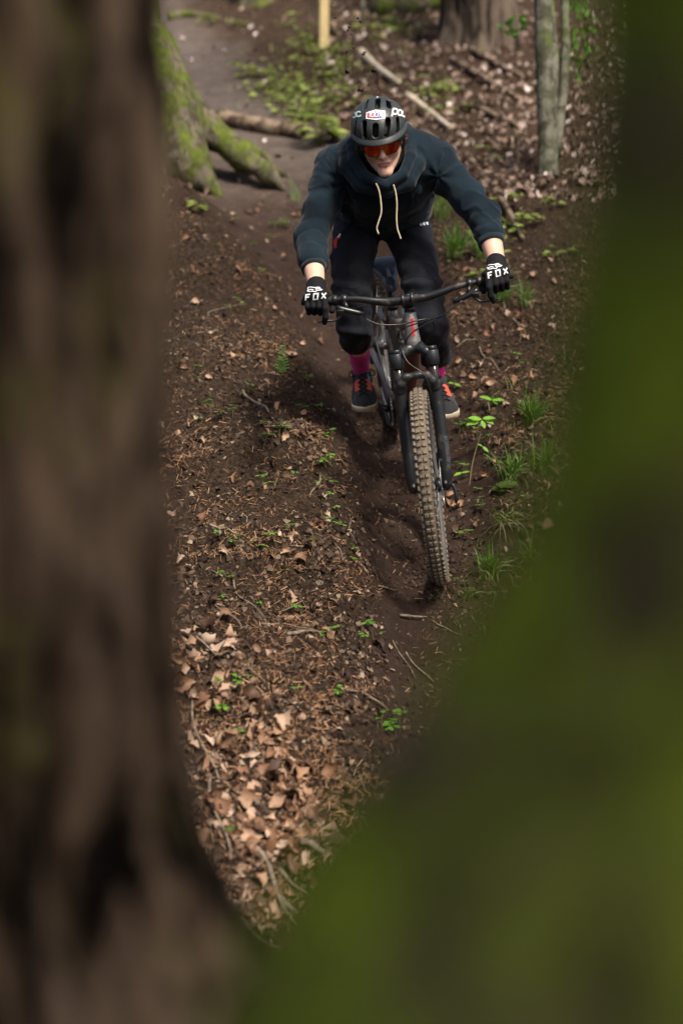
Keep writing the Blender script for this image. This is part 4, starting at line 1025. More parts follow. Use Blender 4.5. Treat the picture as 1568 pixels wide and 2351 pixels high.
def helm_sdf(X):
    q = to_h(X); I = np.eye(3)
    d = sd_ell(q, HC, I, HR)
    d = smin(d, sd_ell(q, HC + np.array([0, -0.045, -0.025]), I, (0.098, 0.096, 0.085)), 0.02)
    # raised centre plate
    edge = -0.022 + 0.55 * np.maximum(q[..., 1] - 0.055, 0) + 0.30 * np.maximum(-q[..., 1] - 0.14, 0)
    d = smax(d, edge - q[..., 2], 0.006)
    for a_, b_, r in SL_:
        n_ = unit((a_ + b_) / 2 - HC)
        for dep in (-0.006, 0.005, 0.014, 0.022): d = smax(d, -sd_cone(q, a_ - n_ * dep, b_ - n_ * dep, r, r), 0.0035)
    return smax(d, -sd_ell(q, HC + np.array([0, -0.004, -0.01]), I, HR - 0.022), 0.003)
V, F_ = mesh_sdf(helm_sdf, Hd(0, 0, 0.02) - 0.20, Hd(0, 0, 0.02) + 0.20, 0.0029); V = relax(V, F_, 1, 0.5)
obj('shell', V, F_, m_helm, helmet); HELM_TREE = bvh(V, F_)
# hair under the shell
def liner_sdf(X):
    q = to_h(X); return smax(sd_ell(q, HC + np.array([0, -0.003, -0.005]), np.eye(3), HR - 0.0245), -(q[..., 2] - 0.012 - 0.3 * np.maximum(q[..., 1] - 0.04, 0)), 0.005)
V, F_ = mesh_sdf(liner_sdf, Hd(0, 0, 0.02) - 0.16, Hd(0, 0, 0.02) + 0.16, 0.007); obj('liner', V, F_, m_eps, helmet)
# visor
vis = []
nph, nr = 41, 6
for lay in (0, 1):
    for i in range(nph):
        ph = math.radians(-74 + 148 * i / (nph - 1)); k = abs(ph) / math.radians(74)
        for j in range(nr):
            t = j / (nr - 1)
            z = (0.034 + 0.016 * k ** 2) * (1 - t) + (0.012 + 0.030 * k ** 3) * t
            h = math.sqrt(max(0.02, 1 - ((z - HC[2]) / HR[2]) ** 2))
            ex_ = 1 + (0.006 + 0.13 * t * max(0.0, math.cos(ph)) ** 0.8 + 0.02 * t) - (0.018 if lay else 0)
            vis.append(Hd(HC[0] + HR[0] * h * ex_ * math.sin(ph), HC[1] + HR[1] * h * ex_ * math.cos(ph), z - (0.002 if lay else 0)))
idx = lambda l, i, j: l * nph * nr + i * nr + j
Fv = []
for i in range(nph - 1):
    for j in range(nr - 1):
        Fv.append((idx(0, i, j), idx(0, i + 1, j), idx(0, i + 1, j + 1), idx(0, i, j + 1))); Fv.append((idx(1, i, j), idx(1, i, j + 1), idx(1, i + 1, j + 1), idx(1, i + 1, j)))
    for j in (0, nr - 1): Fv.append((idx(0, i, j), idx(0, i + 1, j), idx(1, i + 1, j), idx(1, i, j)))
for i in (0, nph - 1):
    for j in range(nr - 1): Fv.append((idx(0, i, j), idx(0, i, j + 1), idx(1, i, j + 1), idx(1, i, j)))
# vents cut through the visor would be hidden by the slots, so the visor keeps to the band below them
vv = np.array(vis); obj('visor', vv, Fv, m_helm, helmet)
# stickers and lettering, dropped along the view of each patch
cpx = lambda x, y: ((980 + x / 4.9) * 0.765625, (250 + y / 4.9) * 0.765625)
def hel_decal(name, lines, mat, off, tess=0):
    u0, v0 = cpx(715, 465); polys = []
    for pl in lines: polys.append([((cpx(x, y)[0] - u0) / 611.0, -(cpx(x, y)[1] - v0) / 611.0) for x, y in pl])
    return decal(name, polys, P(u0, v0, 5.6), AR, AU, HELM_TREE, unit(P(u0, v0, 1)), mat, helmet, off=off, tess=tess)
hel_decal('sticker', [[(585, 430), (718, 392), (718, 535), (580, 520)], [(718, 392), (852, 408), (848, 520), (718, 535)]], m_white, 0.0020, 6)
hel_decal('sticker_red_field', [[(603, 440), (718, 415), (718, 515), (598, 503)]], m_crim, 0.0030, 4)
hel_decal('sticker_blue_field', [[(718, 415), (828, 428), (824, 503), (718, 515)]], m_navy, 0.0030, 4)
def crop_text(txt, x, y, h, w, slant, gap, rot=0.0):
    c_, s_ = math.cos(math.radians(rot)), math.sin(math.radians(rot)); out = []
    for pl in text_2d(txt, h, w, gap, slant): out.append([(x + p[0] * c_ + p[1] * s_, y - p[1] * c_ + p[0] * s_) for p in pl])
    return out
hel_decal('sticker_number', crop_text('100%', 618, 496, 62, 12, 0.2, 0.30, -1), m_white, 0.0042)
hel_decal('helmet_lettering', [[(955 + (x - 955) * (1 - 0.0011 * max(0, x - 955)), y) for x, y in pl] for pl in crop_text('poc', 952, 446, 98, 21, 0.0, 0.20, 12)], m_white, 0.0030)
hel_decal('helmet_lettering', [[(495 - (495 - x) * (1 - 0.0012 * max(0, 495 - x)), y) for x, y in pl] for pl in crop_text('oc', 375, 506, 88, 20, 0.0, 0.20, -10)], m_pale, 0.0030)
hel_decal('top_mark', [[(695, 172), (800, 168), (790, 190), (700, 192)], [(730, 190), (755, 190), (748, 215), (738, 215)]], m_white, 0.0016, 3)
for sg in (-1, 1):
    V, F_ = tube(spline([Hd(sg * 0.090, 0.030, 0.010), Hd(sg * 0.084, 0.026, -0.03), Hd(sg * 0.066, 0.022, -0.085), Hd(sg * 0.03, 0.03, -0.122), Hd(0, 0.034, -0.130)], 16), 0.0055, 6, flat=0.35); obj('strap', V, F_, m_eps, helmet)

# --- glasses
gla = rpart('sunglasses')
nu, nv = 45, 9; gv = []
for i in range(nu):
    ph = math.radians(-70 + 140 * i / (nu - 1)); a_ = abs(ph)
    for j in range(nv):
        t = j / (nv - 1)
        zt = 0.006; zb = -0.040 + 0.014 * smooth(0.75, 1.25, a_) + 0.026 * (1 - smooth(0.06, 0.26, a_))
        z = zt * (1 - t) + zb * t; r = 0.0785 - 0.006 * t
        gv.append(Hd(0.98 * r * math.sin(ph), 0.034 + (r + 0.004) * math.cos(ph), z))
gf = [(i * nv + j, (i + 1) * nv + j, (i + 1) * nv + j + 1, i * nv + j + 1) for i in range(nu - 1) for j in range(nv - 1)]
lens = obj('lens', np.array(gv), gf, m_lens, gla)
md = lens.modifiers.new('thickness', 'SOLIDIFY'); md.thickness = 0.002
fr = [gv[i * nv] for i in range(nu)]
V, F_ = tube(fr, 0.0032, 8); obj('frame', V, F_, m_black, gla)
for sg in (-1, 1):
    V, F_ = join([tube(spline([gv[(0 if sg < 0 else nu - 1) * nv + 2], Hd(sg * 0.084, 0.03, -0.006), Hd(sg * 0.083, -0.02, -0.004), Hd(sg * 0.078, -0.05, -0.02)], 10), 0.004, 8)]); obj('temple', V, F_, m_black, gla)
# --- hair curling out over the ear
rr = random.Random(5)
for sg in (-1, 1):
    hr = []
    for i in range(34):
        y0 = rr.uniform(-0.07, 0.02); z0 = rr.uniform(-0.006, 0.012)
        L = [Hd(sg * 0.080, y0, z0), Hd(sg * (0.086 + rr.uniform(0, 0.006)), y0 - rr.uniform(0, 0.02), z0 - 0.018), Hd(sg * (0.090 + rr.uniform(0, 0.016)), y0 - rr.uniform(-0.01, 0.03), z0 - rr.uniform(0.025, 0.05))]
        hr.append(tube(spline(L, 6), [0.0022, 0.0022, 0.002, 0.0017, 0.0012, 0.0005], 5))
    V, F_ = join(hr); obj('hair', V, F_, m_hair, rider)
# ------------------------------------------------------------------ trees, logs, stake
m_bark1 = bark('furrowed_brown_bark', (0.008, 0.005, 0.0035), (0.205, 0.142, 0.092), (0.118, 0.100, 0.038), 0.28, 17.0, (1, 1, 0.24))
m_bark2 = bark('mossy_bark', (0.035, 0.025, 0.013), (0.120, 0.092, 0.058), (0.100, 0.145, 0.010), 0.58, 34.0, (1, 1, 0.6), moss2=(0.24, 0.31, 0.030))
m_bark3 = bark('moss_grown_bark', (0.045, 0.038, 0.026), (0.12, 0.10, 0.072), (0.050, 0.070, 0.010), 0.50, 14.0, (1, 1, 0.6), moss2=(0.110, 0.130, 0.022))
m_bark4 = bark('smooth_grey_bark', (0.060, 0.058, 0.040), (0.155, 0.15, 0.115), (0.065, 0.080, 0.025), 0.35, 9.0, (1, 1, 1.3))
m_bark5 = bark('dark_brown_bark', (0.016, 0.012, 0.009), (0.095, 0.072, 0.054), (0.06, 0.075, 0.02), 0.12, 6.0, (1, 1, 0.2))
m_log = bark('dead_wood', (0.045, 0.030, 0.020), (0.20, 0.150, 0.105), (0.07, 0.085, 0.02), 0.12, 9.0, (1, 1, 1))
m_pale = noisy('bleached_wood', (0.24, 0.19, 0.13), (0.46, 0.40, 0.31), 30, 0.9, 0.4)
m_stake = noisy('sawn_yellow_wood', (0.40, 0.30, 0.13), (0.55, 0.43, 0.22), 22, 0.75, 0.3, stretch=(1, 1, 0.15))
m_canopy = island_mat('canopy_leaves', [(0.0, (0.035, 0.075, 0.012)), (0.5, (0.06, 0.115, 0.02)), (1.0, (0.10, 0.17, 0.03))], 0.6, 0.35)

def ridged_trunk(zs, center, radius, ridge, n=180, fx=11, fz=1.5, seed=0.0, lobes=None):
    """a trunk lofted through rings, its bark thrown into vertical ridges"""
    a = np.linspace(0, 2 * np.pi, n, endpoint=False); Z, A = np.meshgrid(zs, a, indexing='ij')
    C = np.array([center(z) for z in zs]); Rr = np.array([radius(z) for z in zs])[:, None] * np.ones_like(A)
    if lobes is not None: Rr = Rr + lobes(Z, A)
    wx = A / (2 * np.pi)
    p = np.stack([np.cos(A) * fx * 0.5 + seed, np.sin(A) * fx * 0.5 + 7, Z * fz], -1)
    w = fbm3(p * 0.6 + 3, 2)[..., None] * 0.9
    rg = 1 - np.abs(fbm3(p + w, 3)) * 2.4
    Rr = Rr + ridge * (np.clip(rg, -0.6, 1) - 0.4) + ridge * 0.4 * fbm3(p * 4, 2)
    V = np.stack([C[:, 0:1] + Rr * np.cos(A), C[:, 1:2] + Rr * np.sin(A), Z], -1).reshape(-1, 3)
    m = len(zs); i = np.arange(m * n).reshape(m, n); j = np.roll(i, -1, 1)
    return V, np.stack([i[:-1], j[:-1], j[1:], i[1:]], -1).reshape(-1, 4)
def leaf_cloud(blobs, n, size, seed):
    r_ = np.random.default_rng(seed); out = []
    for (c, rad), k in zip(blobs, n):
        d = r_.normal(size=(k, 3)); d /= np.linalg.norm(d, axis=1)[:, None]
        out.append(np.asarray(c) + d * np.asarray(rad) * (r_.random((k, 1)) ** 0.45))
    C = np.concatenate(out); k = len(C); s = size * r_.uniform(0.6, 1.4, (k, 1))
    t = r_.normal(size=(k, 3)); t /= np.linalg.norm(t, axis=1)[:, None]; q = r_.normal(size=(k, 3)); nn = np.cross(t, q); nn /= np.linalg.norm(nn, axis=1)[:, None]
    bn = np.cross(nn, t)
    V = np.stack([C - t * s, C + bn * s * 0.45 + nn * s * 0.1, C + t * s, C - bn * s * 0.45 + nn * s * 0.1], 1).reshape(-1, 3)
    return V, np.arange(4 * k).reshape(k, 4)
def branch_mesh(paths): return join([tube(spline(p, 16), np.linspace(r0, r1, 16), 10) for p, r0, r1 in paths])

# the furrowed trunk close on the left
t1 = empty('tree', (-0.37, 1.30, -0.75)); tag(t1, 'dark furrowed trunk blurred close by at the left edge of the picture', 'tree')
c1 = np.array([-0.372, 1.300])
def r1(z): return 0.215 + np.interp(z, [-0.85, -0.70, -0.60, -0.50, -0.43, -0.36, -0.2, 0.3, 3.0], [0.32, 0.17, 0.095, 0.042, 0.014, -0.004, -0.015, -0.010, -0.05])
lob = lambda Z, A: 0.35 * np.clip(-0.42 - Z, 0, 0.5) * np.maximum(0, np.cos(3 * (A + 0.75))) ** 2
V, F_ = ridged_trunk(np.r_[np.linspace(-0.95, 0.75, 300), np.linspace(0.8, 4.2, 60)], lambda z: c1 + np.array([-0.03, 0.02]) * max(0, z), r1, 0.042, 260, 11, 2.4, 1.0, lob)
obj('trunk', V, F_, m_bark1, t1)
V, F_ = branch_mesh([([(-0.45, 1.36, 3.4), (-0.9, 1.5, 4.4), (-1.7, 1.6, 5.2)], 0.10, 0.03), ([(-0.47, 1.37, 3.7), (0.2, 0.8, 4.8), (1.0, 0.2, 5.6)], 0.09, 0.03), ([(-0.48, 1.37, 4.0), (-0.6, 1.6, 5.4), (-0.5, 2.2, 6.6)], 0.11, 0.03)]); obj('branches', V, F_, m_bark1, t1)
V, F_ = leaf_cloud([((-1.6, 0.6, 5.6), (1.7, 1.7, 1.1)), ((0.5, -0.6, 6.0), (1.5, 1.4, 1.0)), ((-0.6, 1.2, 7.0), (1.6, 1.5, 1.0))], (1100, 500, 700), 0.11, 5); obj('crown', V, F_, m_canopy, t1)  # unseen crown added overhead to cut sky light on the near trunks

# the mossy trunk very close on the right
t2 = empty('tree', (0.236, 0.56, -0.75)); tag(t2, 'mossy green trunk flaring out of focus across the lower right', 'tree')
zz = [P(1400, 0, 0.5)[2], P(1400, 350, 0.5)[2], P(1400, 700, 0.5)[2], P(1300, 1000, 0.5)[2], P(1220, 1300, 0.5)[2], P(1000, 1700, 0.5)[2], P(800, 2000, 0.5)[2], P(600, 2351, 0.5)[2]]
uu = [1378, 1372, 1345, 1290, 1215, 1030, 845, 610]
cc = np.array([0.236, 0.56]); dc = np.linalg.norm(cc); th_c = math.atan2(cc[0], cc[1])
rr2 = [dc * math.sin(th_c - math.atan((u - 784) / FPX)) for u in uu]
zk = [-0.95, -0.70] + zz[::-1] + [0.6, 4.0]; rk = [0.52, 0.42] + rr2[::-1] + [0.125, 0.10]
lob2 = lambda Z, A: 0.10 * np.clip(-0.25 - Z, 0, 0.5) * np.maximum(0, np.cos(4 * (A + 0.4))) ** 2
V, F_ = ridged_trunk(np.r_[np.linspace(-0.95, 0.6, 220), np.linspace(0.65, 4.0, 50)], lambda z: cc + np.array([0.22, -0.16]) * max(0, z - 0.5), lambda z: float(np.interp(z, zk, rk)), 0.016, 200, 9, 3.5, 9.0, lob2)
obj('trunk', V, F_, m_bark2, t2)
V, F_ = branch_mesh([([(0.9, 0.05, 3.3), (1.4, -1.4, 4.3), (2.2, -3.2, 5.0)], 0.09, 0.03), ([(1.0, 0.0, 3.8), (0.9, -2.0, 4.6), (0.9, -3.8, 5.4)], 0.08, 0.03), ([(1.0, 0, 3.9), (2.2, -1.8, 4.7), (3.3, -3.8, 5.5)], 0.08, 0.03)]); obj('branches', V, F_, m_bark2, t2)
V, F_ = leaf_cloud([((2.0, -3.3, 5.2), (1.5, 1.2, 0.9)), ((0.8, -3.9, 5.5), (1.5, 1.3, 1.0)), ((3.3, -3.9, 5.6), (1.3, 1.2, 0.9)), ((1.1, -2.7, 4.9), (1.2, 0.9, 0.7))], (1900, 1300, 1000, 1300), 0.12, 6); obj('crown', V, F_, m_canopy, t2)  # unseen crown, placed towards the sun to keep both near trunks in shade

# mossy tree with spreading roots behind on the left
g0 = on_ground(300, 400)
t3 = empty('tree', g0); tag(t3, 'moss covered tree with a long root running to the trail, behind on the left', 'tree')
D3 = 9.7
def t3_sdf(X):
    base = P(255, 400, D3 + 0.25); top = base + np.array([-0.12, 0.3, 3.2])
    d = sd_cone(X, base - np.array([0, 0, 0.4]), top, 0.42, 0.27)
    for pts_, rs_ in (([P(330, 130, D3), P(375, 270, D3 - 0.1), P(418, 372, D3 - 0.2), P(505, 452, D3 - 0.25)], [0.24, 0.245, 0.19, 0.03]),
                      ([P(345, 100, D3 + 0.2), P(400, 225, D3 + 0.15), P(480, 300, D3 + 0.1), P(560, 358, D3), P(612, 402, D3 - 0.1), P(660, 440, D3 - 0.15)], [0.15, 0.125, 0.105, 0.085, 0.060, 0.02]),
                      ([P(545, 340, D3 + 0.1), P(600, 365, D3 + 0.15), P(670, 415, D3 + 0.15)], [0.07, 0.05, 0.02]),
                      ([P(250, 330, D3 - 0.1), P(230, 430, D3 - 0.5), P(240, 500, D3 - 0.9)], [0.2, 0.15, 0.08])):
        d = smin(d, chain(X, pts_, rs_, 0.05), 0.09 if rs_[0] > 0.1 else 0.03)
    return d
V, F_ = mesh_sdf(t3_sdf, P(255, 420, D3) - np.array([0.75, 0.8, 0.9]), P(255, 420, D3) + np.array([1.25, 0.9, 2.6]), 0.022)
V = relax(V, F_, 1); V = V + vnormals(V, F_) * (0.028 * fbm3(V * np.array([9, 9, 4]), 3) + 0.008 * fbm3(V * 40, 2))[:, None]
obj('trunk', V, F_, m_bark3, t3)

# dark conifer-like trunk at the top right
def far_tree(u, v, w_px, name_lab, mat, h=5.0, lean=(0, 0), ridge=0.03, flare=0.5, nlob=5, fx=9):
    g = on_ground(u, v); d = g @ AF; r = w_px / 2 * d / FPX
    t = empty('tree', g - np.array([0, 0, 0.05])); tag(t, name_lab, 'tree')
    zs = np.r_[np.linspace(-0.5, 0.9, 70), np.linspace(0.95, h, 50)]
    V, F_ = ridged_trunk(zs, lambda z: np.array([lean[0] * z + 0.10 * r * math.sin(2.3 * z + u) + 0.06 * r * math.sin(6.1 * z), lean[1] * z + r]), lambda z: r * (1 + flare * math.exp(-max(z + 0.1, 0) / 0.22) - 0.03 * z), ridge, 90, fx, 1.4, u * 0.1, lambda Z, A: r * flare * 0.8 * np.exp(-np.maximum(Z + 0.15, 0) / 0.20) * np.maximum(0, np.cos(nlob * A + u)) ** 1.5)
    obj('trunk', V + g, F_, mat, t); return t, g, r
far_tree(1095, 112, 165, 'thick dark brown trunk at the top right behind the rider', m_bark5, 5, (0.02, 0), 0.05, 0.35)
far_tree(595, 8, 70, 'mossy tree base at the top edge left of the stake', m_bark3, 4, (0, 0), 0.03, 0.5)
t5, g5, r5 = far_tree(1262, 405, 40, 'slender grey trunk standing right of the rider', m_bark4, 5.5, (-0.055, 0), 0.004, 0.5, 3, 5)
for a_, b_, r in (((1262, 330), (1258, -60), 0.036), ((1275, 360), (1298, -60), 0.034)):
    d = g5 @ AF + 0.12; p0, p1 = P(*a_, d), P(*b_, d + 0.2); V, F_ = tube(spline([p0, p0 + 0.5 * (p1 - p0) + np.array([0.03, 0, 0]), p1, p1 + (p1 - p0)], 16), np.linspace(r, r * 0.6, 16), 12); obj('side_stem', V, F_, m_bark4, t5)
V, F_ = leaf_cloud([(g5 + np.array([0.2, 0.3, 5.8]), (1.5, 1.4, 1.2))], (800,), 0.09, 9); obj('crown', V, F_, m_canopy, t5)
# green sprays on the slender tree
sp = []
for u, v in ((1180, 55), (1170, 75), (1330, 20), (1345, 60), (1320, 95), (1300, 130), (1350, 20), (1270, 145), (1330, 160), (1345, 120)): sp.append((P(u, v, g5 @ AF + 0.3), (0.09, 0.15, 0.07)))
V, F_ = leaf_cloud(sp, [16] * len(sp), 0.030, 12); m_spray = island_mat('fresh_green_leaves', [(0.0, (0.07, 0.17, 0.02)), (1.0, (0.16, 0.30, 0.05))], 0.5, 0.4)
obj('leaf_spray', V, F_, m_spray, t5)['kind'] = 'stuff'

def log(name, pts_px, r0, r1_, mat, label, cat='log', lift=0.0, group=None):
    gp = []
    for q in pts_px:
        g = on_ground(q[0], q[1]) if len(q) == 2 else P(*q)
        gp.append(g + np.array([0, 0, lift]))
    n = max(10, 8 * len(gp)); c = spline(gp, n); V, F_ = tube(c, np.linspace(r0, r1_, n) * (1 + 0.18 * fbm2(np.linspace(0, 6, n), np.full(n, gp[0][0] * 9), 2)), 14)
    V = V + 0.16 * min(r0, 0.05) * np.stack([fbm3(V * 30, 2), fbm3(V * 30 + 9, 2), fbm3(V * 30 + 17, 2)], -1)
    o = obj(name, V - gp[0], F_, mat); o.location = Vector(gp[0]); tag(o, label, cat, group); return o
log('log', [(505, 285), (580, 298), (700, 318)], 0.075, 0.06, m_log, 'short brown log lying across the trail behind the rider', lift=0.03)
log('log', [(865, 35), (935, 28), (1020, 10)], 0.11, 0.12, m_bark3, 'thick mossy log at the top edge right of the stake', lift=0.06)
log('log', [(758, 82), (790, 62), (835, 45)], 0.06, 0.05, m_log, 'short brown log just right of the yellow stake', lift=0.04)
log('root', [(385, 45), (430, 40), (500, 48)], 0.05, 0.035, m_bark3, 'low root crossing the far trail at the top left', 'root', lift=0.02)
for pts_, r, m_, lab in (([(828, 128), (868, 165), (915, 200)], 0.035, m_pale, 'pale bleached broken branch above the helmet'),
                         ([(935, 228), (985, 265), (1035, 305)], 0.028, m_pale, 'tan fallen branch slanting down right of the helmet'),
                         ([(1035, 145), (1120, 195), (1215, 252)], 0.028, m_log, 'long fallen branch pointing at the slender grey trunk'),
                         ([(1080, 120), (1150, 160), (1200, 185)], 0.025, m_log, 'brown fallen branch below the thick dark trunk'),
                         ([(950, 300), (1010, 340), (1055, 380)], 0.022, m_log, 'thin fallen branch behind the left shoulder of the rider'),
                         ([(1080, 380), (1150, 470), (1200, 560)], 0.022, m_log, 'dark fallen branch behind the bent left elbow'),
                         ([(1060, 250), (1110, 262), (1190, 300)], 0.020, m_log, 'dark thin branch among leaves left of the slender trunk')):
    log('fallen_branch', pts_, r, r * 0.6, m_, lab, 'branch', lift=0.03)
g = on_ground(1184, 385); V, F_ = tube(spline([g - np.array([0, 0, 0.05]), g + np.array([0.0, 0, 0.12]), g + np.array([-0.01, 0.02, 0.24])], 10), np.linspace(0.017, 0.012, 10), 10)
o = obj('broken_stub', V - g, F_, m_log); o.location = Vector(g); tag(o, 'short upright broken stem left of the slender trunk base', 'stem')
# yellow wooden stake
g = on_ground(741, 108); d = g @ AF; top = P(745, -70, d); h = top - g
V, F_ = box(g + h * 0.5 - np.array([0, 0, 0.1]), np.array([0.038, 0.012, 0]), np.array([-0.008, 0.030, 0]), h * 0.5 + np.array([0, 0, 0.1]), 0.004)
o = obj('stake', V - g, F_, m_stake); o.location = Vector(g); tag(o, 'yellow sawn wooden stake standing in the background', 'stake')
g = on_ground(832, 55); p1 = P(834, -40, g @ AF); V, F_ = tube([g, (g + p1) / 2, p1], [0.02, 0.018, 0.016], 10); o = obj('thin_pole', V - g, F_, m_bark4); o.location = Vector(g); tag(o, 'thin grey sapling stem right of the yellow stake', 'sapling')

# unseen beech added on the right, its thin crown shaped to dapple the light
g = np.array([4.3, 2.6, float(height(4.3, 2.6))]); t6 = empty('tree', g); tag(t6, 'added unseen beech right of the trail, its thin crown set to dapple the light', 'tree')
V, F_ = ridged_trunk(np.r_[np.linspace(-0.4, 0.8, 40), np.linspace(0.9, 7.6, 60)], lambda z: np.array([-0.06 * z, 0.02 * z]), lambda z: 0.19 * (1 + 0.5 * math.exp(-max(z, 0) / 0.25)) - 0.017 * max(z, 0), 0.008, 80, 6, 1.0, 3.0); obj('trunk', V + g, F_, m_bark4, t6)
cr_ = np.random.default_rng(14); bl = []; br = []
def dapple_clump(c, r):
    bl.append((c, r * np.array([1, 1, 0.5]))); s0 = g + np.array([-0.36, 0.1, cr_.uniform(4.2, 6.6)]); br.append(([s0, s0 + 0.55 * (c - s0) + np.array([0, 0, -0.25]), c], 0.035, 0.008))
for i in range(52):
    c = np.array([cr_.uniform(0.2, 5.2), cr_.uniform(-1.6, 6.6), cr_.uniform(5.2, 6.8)]); r = cr_.uniform(0.30, 0.62)
    if math.hypot(c[0] - 2.5, c[1] - 1.7) < 0.65 + r or math.hypot(c[0] - 2.76, c[1] + 1.2) < 0.45 + r: continue      # gaps over the rider and the leaf drift
    dapple_clump(c, r)
for c in ((3.3, -0.2, 6.0), (3.5, 0.3, 6.2)): dapple_clump(np.array(c), 0.42); dapple_clump(np.array(c) + 0.1, 0.35)  # extra leaf clumps added to shade the trail below the front wheel
V, F_ = branch_mesh(br); obj('branches', V, F_, m_bark4, t6)
V, F_ = leaf_cloud(bl, [80] * len(bl), 0.075, 15); obj('crown', V, F_, m_canopy, t6)

# unseen spruces added around the camera to block low sky light
m_blocker = island_mat('blocker_spruce_needles', [(0.0, (0.012, 0.028, 0.010)), (1.0, (0.035, 0.065, 0.020))], 0.7, 0.1)
for x, y, h, lab in ((0.9, -1.9, 3.4, 'added spruce blocking sky light behind the camera, in line with the mossy trunk'), (-1.2, -2.1, 3.1, 'added spruce blocking sky light behind the camera on the left'), (2.6, -1.0, 3.2, 'added spruce blocking sky light behind the mossy trunk on the right'), (-2.6, -0.4, 3.0, 'added spruce blocking sky light left of the furrowed trunk')):
    g = np.array([x, y, float(height(x, y))]); t = empty('tree', g); tag(t, lab, 'tree')
    V, F_ = tube([g - [0, 0, 0.1], g + [0, 0, h * 0.5], g + [0, 0, h]], [0.06, 0.04, 0.01], 10); obj('trunk', V, F_, m_bark5, t)
    V, F_ = leaf_cloud([(g + np.array([0, 0, h * k]), np.array([1.0, 1.0, 0.30]) * (1.05 - 0.95 * k)) for k in np.linspace(0.06, 0.95, 9)], [int(420 * (1.1 - k)) for k in np.linspace(0.06, 0.95, 9)], 0.10, int(10 * x + 50)); obj('crown', V, F_, m_blocker, t)
# ------------------------------------------------------------------ plants
G_ = lambda name, a, b, tr=0.35: island_mat(name, [(0.0, a), (1.0, b)], 0.5, tr, vein=0.12)
m_sorrel = G_('sorrel_green', (0.085, 0.22, 0.022), (0.17, 0.36, 0.045))
m_grass = G_('grass_green', (0.075, 0.175, 0.022), (0.20, 0.34, 0.06))
m_drygrass = G_('dry_grass', (0.20, 0.17, 0.08), (0.32, 0.27, 0.15), 0.2)
m_fern = G_('fern_green', (0.10, 0.24, 0.04), (0.19, 0.36, 0.07))
m_herb = G_('herb_green', (0.17, 0.24, 0.035), (0.34, 0.42, 0.10))
m_beech = G_('young_beech_green', (0.16, 0.36, 0.03), (0.24, 0.46, 0.06))
m_stem = plain('plant_stem', (0.12, 0.10, 0.04), 0.7)
pr = np.random.default_rng(21)
SPM = [((550, 1255), 'in the row by the left trunk'), ((530, 1335), 'just below the row by the left trunk'), ((600, 1400), 'on the bare lower bank above the leaf drift'), ((850, 1482), 'in the small row at the trail edge low down'), ((890, 1680), 'at the foot of the bank low on the trail edge'), ((520, 1600), 'in the leaf drift'), ((720, 1270), 'on the bank left of the front wheel'), ((800, 1210), 'at the trail edge left of the fork leg'), ((610, 1140), 'on the bank beside the left trunk, level with the hub'), ((740, 1110), 'on the bank left of the hub'), ((715, 950), 'in the cluster left of the right shoe'), ((620, 1000), 'on the bank below the small fern'), ((500, 965), 'in the cluster by the left trunk, level with the shoes'), ((455, 880), 'by the left trunk above that cluster'), ((560, 910), 'on the bank left of the fern'), ((535, 715), 'on the bank left of the right glove'), ((645, 528), 'on the upper bank left of the right sleeve'), ((520, 560), 'on the upper bank beside the left trunk'), ((690, 1410), 'by the forked twigs'), ((690, 1608), 'on bare soil right of the leaf drift'), ((1060, 1085), 'right of the fork leg end'), ((1105, 1170), 'right of the brake disc'), ((1090, 1005), 'below the left shoe'), ((1187, 840), 'beside a pale leaf right of the left trouser leg'), ((1060, 1250), 'right of the front tyre')]
def strip(pts, w, nrm):
    """a leaf blade: a ribbon of quads along pts with half-widths w"""
    pts = np.asarray(pts, float); T = np.gradient(pts, axis=0); S_ = np.cross(T, nrm); S_ /= np.linalg.norm(S_, axis=1)[:, None] + 1e-9
    w = np.asarray(w)[:, None]; V = np.concatenate([pts - S_ * w, pts, pts + S_ * w]) ; n = len(pts)
    V[n:2 * n] -= 0.25 * w * np.asarray(nrm)
    return V, [(i, i + 1, n + i + 1, n + i) for i in range(n - 1)] + [(n + i, n + i + 1, 2 * n + i + 1, 2 * n + i) for i in range(n - 1)]
def leaf_shape(base, d, nrm, L, W, droop=0.2, n=6, tip=1.0):
    t = np.linspace(0, 1, n); pts = np.asarray(base) + np.outer(t * L, unit(d)) - np.outer(droop * L * t ** 2, [0, 0, 1.0])
    return strip(pts, W * np.sin(np.pi * np.clip(t, 0.02, 0.985) ** (0.8 * tip)) ** 0.9, unit(nrm))
